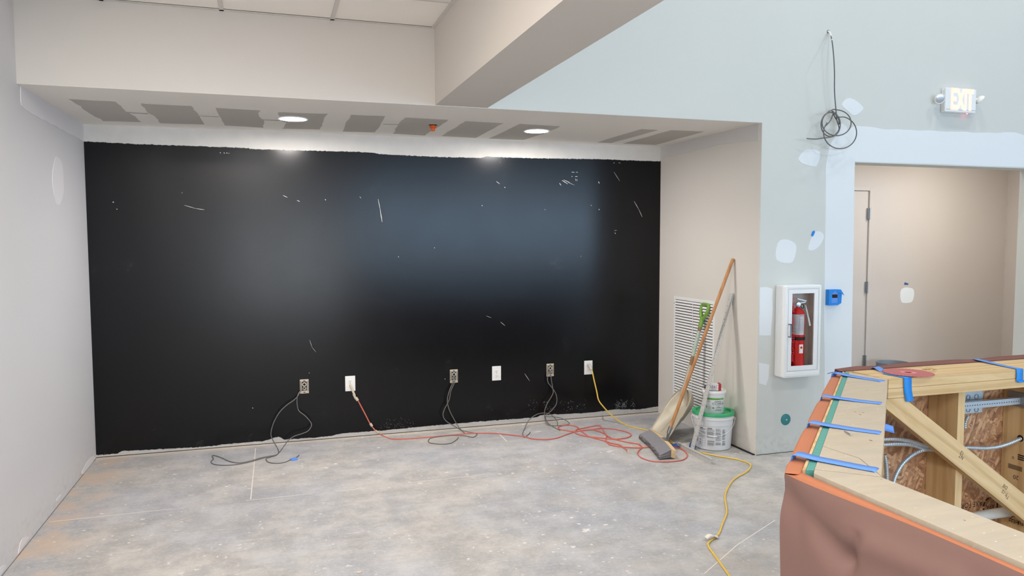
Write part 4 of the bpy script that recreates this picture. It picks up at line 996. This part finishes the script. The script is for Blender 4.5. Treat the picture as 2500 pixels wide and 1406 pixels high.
# ------------------------------------------------------------------ wood-framed reception counter
TZ = 1.070; LZ = TZ-.038
P0, P1 = Vector((1.145,1.432)), Vector((2.176,2.463)); s2 = math.sqrt(.5)
nin = Vector((s2,-s2)); bdir = Vector((s2,s2))       # B wall: inward normal, direction
BL = (P1-P0).length
AI = 1.297; CIN = 2.25; COUT = 2.463; CE = 3.95; AE = -1.2
t = thing('reception_counter', 'unfinished wood-framed counter wrapped in brown paper and blue tape, in the right foreground', 'counter', (1.9,1.6,0))
CT = t
def V(p2, z): return Vector((p2.x, p2.y, z))
def Bq(s, o): return P0+bdir*s+nin*o              # along B, offset inward from its outer edge
def poly2(pts, z0, z1, name, mat, **k):
    return MB().prism([V(p, z0) for p in pts], (0,0,z1-z0)).build(name, mat, t, **k)
# offset lines meet the neighbours
def b_line(o, x=None, y=None):                      # point of B's offset line where x or y is given
    kk = (P0.y-P0.x) - o/s2
    return Vector((x, x+kk)) if x is not None else Vector((y-kk, y))
OA = P0.x
def layer(o0, o1, z0, z1, name, mat, c_too=True):
    a0, a1 = b_line(o0, x=OA+o0), b_line(o1, x=OA+o1); c0, c1 = b_line(o0, y=COUT-o0), b_line(o1, y=COUT-o1)
    poly2([a0, a1, c1, c0], z0, z1, name, mat)
bw = .185
# plywood caps
poly2([b_line(.046, x=OA+.046), b_line(bw, x=OA+.150), Vector((OA+.150, AE)), Vector((OA+.046*.6, AE)), Vector((OA+.046*.6, b_line(.046,x=OA+.046).y-.02))], TZ-.014, TZ, 'near_top_board', P_PLY, bevel=.001)
sA = .30
def b_pt(s, o): return P0+bdir*s+nin*o
c0_, c1_ = b_line(.046, y=COUT-.046), b_line(bw, y=CIN)
a0_, a1_ = b_line(.046, x=OA+.046), b_line(bw, x=OA+.150)
poly2([a0_+bdir*.004, b_pt(.235,.046), b_pt(.16,.135), a1_+bdir*.006], TZ-.014, TZ+.0004, 'corner_filler_board', P_PLY, bevel=.0008)
poly2([b_pt(.240,.046), c0_, c1_, a1_+bdir*.010, b_pt(.168,.135)], TZ-.014, TZ+.0006, 'diagonal_top_board', P_PLY, bevel=.0008)
layer(.028, .045, .02, TZ-.002, 'green_gypsum_strip', P_TEAL)
layer(.021, .0275, .02, TZ-.001, 'thin_wood_edge', W_Y)
# lumber plates and studs of the three walls
poly2([a0_, c0_, c1_, a1_], LZ-.014, TZ-.0145, 'diagonal_plate', W_Y)
poly2([a0_, c0_, c1_, a1_], .001, .039, 'diagonal_sole_plate', W_Y)
MB().box(OA+.03, OA+.15, AE, a1_.y-.005, LZ-.014, TZ-.0145).build('near_plate', W_Y, t)
MB().box(OA+.03, OA+.15, AE, a1_.y-.005, .001, .039).build('near_sole_plate', W_Y, t)
for y in (1.20, .80, .40, 0, -.4, -.8, -1.16):
    MB().box(OA+.03, OA+.15, y-.019, y+.019, .040, LZ-.0145).build('near_stud', W_Z, t)
MB().box(OA+.018, OA+.029, AE, 1.40, .01, LZ-.015).build('near_sheathing', P_OSB, t)
for s in (.34, .74, 1.14):
    c = b_pt(s, .118); MB().obox(V(c,(LZ-.0145+.04)/2), (bdir.x*.019,bdir.y*.019,0), (nin.x*.063,nin.y*.063,0), (0,0,(LZ-.0145-.04)/2)).build('diagonal_stud', W_Z, t)
c = b_pt(.74,.0505); MB().obox(V(c,.52), (bdir.x*.58,bdir.y*.58,0), (nin.x*.004,nin.y*.004,0), (0,0,.49)).build('diagonal_sheathing', P_OSB, t)
c = b_pt(.86,.184); MB().obox(V(c,.80), (bdir.x*.03,bdir.y*.03,0), (nin.x*.001,nin.y*.001,0), (0,0,.045)).build('nail_plate', P_GALV, t)
# far wall C
cl_ = c1_.x+.004
MB().box(cl_, 2.925, CIN, CIN+.184, LZ+.0002, TZ).build('upper_top_plate', W_X, t, bevel=.002)
MB().box(2.9262, CE, CIN, CIN+.184, LZ+.0002, TZ+.001).build('upper_top_plate', W_X, t, bevel=.002)
MB().box(cl_-.002, 2.930, CIN-.001, CIN+.184, LZ-.038, LZ-.0004).build('lower_top_plate', W_X, t, bevel=.002)
MB().box(2.931, CE, CIN-.001, CIN+.184, LZ-.038, LZ-.0004).build('lower_top_plate', W_X, t, bevel=.002)
MB().box(cl_-.04, CE, CIN+.04, CIN+.184, .001, .039).build('sole_plate', W_X, t)
MB().box(cl_+.02, CE, CIN+.185, CIN+.196, .01, LZ-.001).build('sheathing_board', P_OSB, t)
MB().box(cl_-.02, CE, CIN+.197, CIN+.209, .01, TZ-.004).build('outer_board', P_TEAL, t)
for x, w_ in ((2.222,.030),(2.6244,.0365),(3.048,.038),(3.46,.038),(3.87,.038)):
    MB().box(x, x+w_, CIN+.040, CIN+.184, .040, LZ-.0385).build('stud', W_Z, t, bevel=.001)
zt = LZ-.039
MB().prism([(2.218,CIN,.958),(2.218,CIN,zt),(2.306,CIN,zt),(3.66,CIN,.055),(3.50,CIN,.045)], (0,.038,0)).build('diagonal_brace', W_BR, t, bevel=.0015)
# ink marks
m = MB()
yo = CIN+.1846; 
e = at(2398,1232,y=yo)
text_on(m, 'AXE FOR', .034, at(2373,1231,y=yo), (-1,0,.0), (0,0,-1), .9)
c = at(2418,1236,y=yo); n_ = 9
for k in range(n_): 
    a = 2*PI*k/n_; m.obox(c+Vector((math.cos(a)*.040,0,math.sin(a)*.040)), (-math.sin(a)*.010,0,math.cos(a)*.010), (math.cos(a)*.004,0,math.sin(a)*.004), (0,-.0004,0))
text_on(m, 'APA', .028, c, (-1,0,0), (0,0,-1))
stuff(m.build('board_stamp', P_INK, t))
m = MB(); xs_ = 3.0474
text_on(m, '20', .026, at(2480,1165,x=xs_), (0,1,0), (0,0,-1))
for k in range(6): p = at(2478,1146,x=xs_); m.obox(p+Vector((0,0,k*.0035)), (.0001,0,0), (0,.032,0), (0,0,.0010))
for k in range(3): p = at(2492,1122,x=xs_); m.obox(p+Vector((0,0,k*.009)), (.0001,0,0), (0,.014,0), (0,0,.003))
text_on(m, 'SI', .016, at(2473,1117,x=xs_), (0,1,0), (0,0,-1))
text_on(m, 'Z', .03, at(2470,1262,x=xs_), (0,1,0), (0,0,-1)); text_on(m, 'HEM', .024, at(2475,1272,x=xs_), (0,1,0), (0,0,-1)); text_on(m, 'FIR', .024, at(2490,1276,x=xs_), (0,1,0), (0,0,-1))
stuff(m.build('stud_stamp', P_INK, t))
m = MB(); yb = CIN-.0004; dx_, dz_ = Vector((-.82,0,.57)), Vector((-.57,0,-.82))
for (px, py), s in (((2349,1106),'12'),((2347,1115),'NT'),((2454,1188),'DIE'),((2453,1203),'7-12'),((2459,1213),'71')):
    text_on(m, s, .020, at(px,py,y=yb), dx_, dz_)
stuff(m.build('brace_stamp', P_INK, t))
# flex conduit, box, bar, pipe
def flex(name, pts, r=.0085, sub=10):
    path = spline(pts, sub); 
    fine = []
    Ls = [0]
    for a, b in zip(path, path[1:]): Ls.append(Ls[-1]+(b-a).length)
    n = int(Ls[-1]/.0022); j = 0
    for k in range(n+1):
        s = Ls[-1]*k/n
        while j < len(path)-2 and Ls[j+1] < s: j += 1
        fine.append(path[j].lerp(path[j+1], (s-Ls[j])/max(1e-9, Ls[j+1]-Ls[j])))
    rings = {i: r*(1 if (i//2) % 2 else .82) for i in range(n+1)}
    MB().tube(fine, lambda s: rings[min(n, int(round(s*n)))], 8).build(name, P_GALV, t, smooth=False)
ym = CIN+.10
flex('flex_conduit', [at(2150,1073,y=ym), at(2185,1072,y=ym), at(2222,1077,y=ym), at(2266,1090,y=ym), Vector((2.635,ym,.745))])
flex('flex_conduit', [at(2150,1086,y=ym), at(2190,1084,y=ym), at(2225,1086,y=ym), at(2262,1096,y=ym), Vector((2.635,ym,.73))])
flex('flex_conduit', [at(2180,1185,y=ym), at(2187,1160,y=ym), at(2205,1130,y=ym), at(2235,1106,y=ym), at(2268,1097,y=ym), Vector((2.635,ym,.72))])
flex('flex_conduit', [at(2160,1110,y=ym), at(2164,1135,y=ym), at(2166,1180,y=ym)])
flex('flex_conduit', [Vector((2.64,ym,.735)), at(2358,1093,y=ym), at(2410,1094,y=ym), at(2450,1087,y=ym), at(2493,1070,y=ym)])
h = at(2491,1070,x=3.0474); MB().lathe([(0,.0006),(.013,.0005),(.0145,0)], h, (-1,0,0), 16).build('drilled_hole', P_DARK, t)
flex('flex_conduit', [at(2356,1046,y=CIN+.17), at(2357,1030,y=CIN+.165), at(2364,1015,y=CIN+.16)], .007)
p, q = at(2355,953,y=CIN+.15), at(2396,1006,y=CIN+.15)
eb = MB().box(p.x-.02, q.x, CIN+.145, CIN+.184, q.z, LZ-.040).build('junction_box', P_GALV, t, bevel=.002)
m = MB()
for px, py in ((2364,970),(2364,1000),(2384,968),(2384,1000)):
    c = at(px, py, y=CIN+.1445); m.lathe([(.009,0),(.0115,0),(.0115,.0012),(.009,.0012)], c, (0,-1,0), 16, closed=True)
m.build('knockout', P_STEEL, eb)
a, b = Vector((2.66,CIN+.105,.918)), Vector((3.047,CIN+.105,.922))
MB().box(a.x, b.x, a.y-.012, a.y+.012, .922, .925).box(a.x, b.x, a.y-.012, a.y-.0095, .900, .922).box(a.x, b.x, a.y-.012, a.y+.012, .897, .900).build('mounting_bar', P_GALV, t)
m = MB()
for k in range(26): x = a.x+.02+k*.0135; m.box(x, x+.005, a.y-.0126, a.y-.0119, .909, .912)
m.build('bar_slot', P_DARK, t)
MB().box(3.030, 3.0478, CIN+.075, CIN+.15, .885, .945).build('bar_end_block', P_STEEL, t)  # grey block at the stud end of the bar
p = at(2440,1252,y=CIN+.11); MB().tube([(2.70,p.y,p.z), (3.046,p.y,p.z)], .021, 20).build('waste_pipe', P_PVC, t)
MB().lathe([(0,.0006),(.025,.0005),(.026,0)], (3.0474,p.y,p.z-.004), (-1,0,0), 24).build('drilled_hole', P_DARK, t)

# brown paper skirt on the near wall, wrapping round the corner
def fold(p, a, b, wd):      # crease profile about segment a-b in (y,z)
    ab = b-a; s = max(0, min(1, (p-a).dot(ab)/ab.length_squared)); d = (p-(a+ab*s)).length
    return math.exp(-(d/wd)**2), s
def yz(px, py): v = at(px, py, x=OA-.01); return Vector((v.y, v.z))
F1 = (yz(1930,1200), yz(2065,1360)); F2 = (yz(2080,1368), yz(2105,1310)); F3 = (yz(2105,1316), yz(2330,1420)); F4 = (yz(1925,1185), yz(1960,1300))
def skirt(u, v):
    yv = AE+(P0.y-AE)*(u**.55) ; z = TZ-.003-(TZ-.008)*(v**1.5)
    y = min(yv, P0.y)
    far = (P0.y-y)
    bul = .004*(1-math.exp(-(TZ-z)/.03))*math.exp(-far/.45)+.006*(1-math.exp(-(TZ-z)/.02))
    p = Vector((y, z)); o = bul
    for (a, b), amp, wd in ((F1,-.022,.035),(F2,-.014,.016),(F3,.012,.030),(F4,-.006,.03)):
        k, s = fold(p, a, b, wd); o += amp*k*(.35+.65*s if amp < -.01 and wd > .02 else 1)
    tri = fold(p, yz(2010,1330), yz(2085,1340), .10)[0]; o += .010*tri
    o += noise.noise(Vector((y*2.2, z*2.6, 3)))*.006 + (.017*math.exp(-(far/.22)**1.6))*math.exp(-(TZ-z)/.10)
    z -= .008*math.exp(-(far/.28)**2)*math.exp(-(TZ-z)/.03)
    o = max(o, -.012) if z > .99 else max(o, -.010)
    yy = y + (.014*(1-math.exp(-(TZ-z)/.04)) if u > .985 else 0)*1
    return Vector((OA-.004-o, yy, z))
m = MB(); m.grid(skirt, 150, 90); m.build('brown_paper_skirt', P_KRAFT, t)
def skirtB(u, v):
    a = skirt(1, v); z = a.z; e = V(P1-nin*.008, z); p = a.lerp(e, u); o = .020*math.sin(PI*u)*(1-math.exp(-(TZ-z)/.05))
    q = p-Vector((nin.x,nin.y,0))*o
    return q
m = MB(); m.grid(skirtB, 40, 24); m.build('brown_paper_skirt', P_KRAFT, t)
def skirtC(u, v):
    x = P1.x-.006+(CE-P1.x)*u; z = TZ+.010*math.sin(u*18)*.4-(TZ)*v+ .004
    return Vector((x, COUT+.008+.006*math.sin(u*23+v*3)*(1 if v > .02 else .3), z))
m = MB(); m.grid(skirtC, 50, 12); m.build('brown_paper_skirt', P_KRAFT, t)
# rolled paper edges, backlit orange painted into the inside colour
def lipA(u, v):
    far = u*.62; y = P0.y-.004-far; e = skirt(((y-AE)/(P0.y-AE))**(1/.55), 0)
    inner = Vector((OA+.016, min(y, b_line(.02, x=OA+.016).y), TZ-.006)); e = e+Vector((0,0,.0005))
    return inner.lerp(e, v)+Vector((0,0,-.004*math.sin(v*PI)))
m = MB(); m.grid(lipA, 40, 4); m.build('paper_edge_fold', P_KRAFTIN, t, solid=.0006)
ni3 = Vector((nin.x,nin.y,0))
tape_s = [at(a, b, z=TZ+.002) for a, b in ((1950,1110),(1985,1032),(2014,968),(2042,910))]
tape_s = [ (Vector((p.x,p.y))-P0).dot(bdir) for p in tape_s ]
def lipB(u, v):
    s = -.004+(BL+.004)*u; amp = min(abs(s-q) for q in tape_s+[-.004, BL]); ro = .007*math.sin(min(1, amp/.12)*PI/2)
    e = skirtB(u, 0)-ni3*ro*.6+Vector((0,0,.0015)); q = V(P0+bdir*s+nin*.0205, TZ-.009)
    return q.lerp(e, 1-v)+Vector((0,0,ro*.5*math.sin(v*PI)))
m = MB(); m.grid(lipB, 120, 6); m.build('paper_edge_fold', P_KRAFTIN, t, solid=.0006)
tapes_c = [at(2143,897,z=TZ).x, at(2390,882,z=TZ).x]
def lipC(u, v):
    x = P1.x-.004+(CE-P1.x)*u; amp = min(abs(x-q) for q in tapes_c+[P1.x]); h_ = .001+.007*math.sin(min(1, amp/.16)*PI/2)
    return Vector((x, COUT+.010-.030*v*v, TZ+.004+h_*(1-v)-.004*v*v))
m = MB(); m.grid(lipC, 110, 5); m.build('paper_edge_fold', P_KRAFTDK, t, solid=.0006)
MB().box(P1.x+.02, CE, CIN+.185, CIN+.190, LZ, TZ-.001).build('thin_wood_edge', W_X, t)
# tape straps: follow outer face, top and inner face
def strap(path, wd, along, mat, name='tape_strap'):
    m = MB(); along = Vector(along).normalized()*wd/2; vs = []; fs = []; P = spline(path, 5)
    for i, p in enumerate(P):
        j = noise.noise_vector(p*14)*.0012; vs += [p-along+j, p+along+j]
    for i in range(len(P)-1): fs.append((2*i, 2*i+1, 2*i+3, 2*i+2))
    m.add(vs, fs); m.sm = True; return m.build(name, mat, t, solid=.0005)
bd3 = Vector((bdir.x,bdir.y,0)); ni3 = Vector((nin.x,nin.y,0))
for (oa, ia, drop) in (((1948,1109),(2140,1147),.03),((1983,1031),(2147,1056),.06),((2013,967),(2150,984),.05),((2042,911),(2154,930),.045)):
    p, q = at(*oa, z=TZ+.006), at(*ia, z=TZ+.002); d = (q-p); d.z = 0; d.normalize(); sd = Vector((-d.y,d.x,0))
    p2 = p-d*.010; 
    strap([p2-Vector((0,0,.035))-d*.004, p2-Vector((0,0,.010)), p2+d*.006+Vector((0,0,.0015)), p+d*.03, p+d*.06-Vector((0,0,.002)), q-d*.03, q-d*.002, q+d*.003-Vector((0,0,.008)), q+d*.004-Vector((0,0,drop))], .040, sd, P_TAPE)
q = at(2150,1043,z=1.04); strap([q, q+Vector((.02,0,-.002)), q+Vector((.045,-.005,-.010))], .022, (0,.3,1), P_TAPE, 'tape_tail')
q = at(2044,908,z=TZ+.004); strap([q, q-ni3*.02-Vector((0,0,.004)), q-ni3*.036-Vector((0,0,.010))], .02, bd3, P_TAPED, 'tape_tail')
# tape over C
def ctape(pt, xf, wd, drop, mat_top, mat):
    y = CIN-.002
    pb = Vector((pt.x, COUT+.012, TZ+.004)); pf = Vector((xf, y, TZ+.002))
    sd = Vector((1,0,0)) if abs(pb.x-pf.x) < .05 else Vector((pf.y-pb.y, pb.x-pf.x, 0)).normalized()*-1
    strap([pb-Vector((0,0,.03)), pb, pb.lerp(pf,.12)+Vector((0,0,.004)), pb.lerp(pf,.6)+Vector((0,0,.001)), pf], wd, sd, mat_top)
    strap([pf+Vector((0,.004,.001)), pf+Vector((0,-.002,-.006)), pf+Vector((0,-.003,-.05)), pf+Vector((.004,-.004,-drop*.8)), pf+Vector((.008,-.004,-drop))], wd+.006, (1,0,0), mat)
ctape(at(2390,882,z=TZ), at(2487,915,y=CIN).x, .030, .055, P_TAPE, P_TAPE2)
p = at(2215,925,y=CIN-.003); pf = Vector((p.x, CIN-.003, TZ))
strap([pf+Vector((-.01,.10,.0025)), pf+Vector((-.004,.05,.0020)), pf+Vector((0,.002,.0015)), pf+Vector((0,-.0018,-.006)), pf+Vector((.002,-.002,-.045)), pf+Vector((.010,-.003,-.078)), pf+Vector((.014,-.004,-.092))], .038, (1,0,0), P_TAPE2)
pb = at(2137,896,z=TZ+.008); pf2 = at(2156,906,z=TZ+.002); strap([pb+Vector((-.002,.02,-.02)), pb, pb.lerp(pf2,.5)+Vector((0,0,.002)), pf2], .045, (1,.3,0), P_TAPE)
# bits lying on the top
# ------------------------------------------------------------------ saw blade on the counter
c = Vector((2.392,2.318,TZ+.0035)); R = .0925
t = thing('saw_blade', 'red circular saw blade lying on the far side of the wooden counter', 'saw blade', c)
nt = 44; prof = []
for k in range(nt):
    a = 2*PI*k/nt; prof += [(R*1.0,a),(R*1.0,a+.03),(R*.955,a+.045),(R*.965,a+.09)]
n_ = len(prof); vs = []; hole = .012
for z in (0,.0018):
    vs += [Vector((c.x+math.cos(a)*r, c.y+math.sin(a)*r, c.z+z)) for r, a in prof]
    vs += [Vector((c.x+math.cos(a)*hole, c.y+math.sin(a)*hole, c.z+z)) for r, a in prof]
fs = []
for i in range(n_):
    j = (i+1)%n_; fs += [(i,j,n_+j,n_+i)[::-1], (2*n_+i,2*n_+j,3*n_+j,3*n_+i), (i,j,2*n_+j,2*n_+i), (n_+i,n_+j,3*n_+j,3*n_+i)]
MB().add(vs, fs).build('blade', P_REDBL, t)
MB().lathe([(.016,.0019),(.030,.0019),(.030,.0022),(.016,.0022)], c, seg=28, closed=True).build('arbor_ring', plain('pale_red', srgb(206,128,124), .5), t)
# staple / nail resting on the diagonal top
p, q = at(2062,1052,z=TZ+.004), at(2077,1061,z=TZ+.004)
tag(MB().tube([p, p.lerp(q,.5), q], .0022, 6).build('loose_screw', P_CHROME, None), 'single bright screw lying on the diagonal plywood top between tape strips', 'screw')
p = at(2275,902,z=TZ+.002)
m = MB(); rr = random.Random(2)
for k in range(7): q = p+Vector((rr.uniform(-.03,.02), rr.uniform(-.03,.03), .001)); m.obox(q, (rr.uniform(.006,.018), rr.uniform(-.01,.01), 0), (-.002,.004,0), (0,0,.001))
tag(stuff(m.build('wood_shavings', W_X, None)), 'yellow wood shavings on the counter behind the red saw blade', 'shavings', kind='stuff')
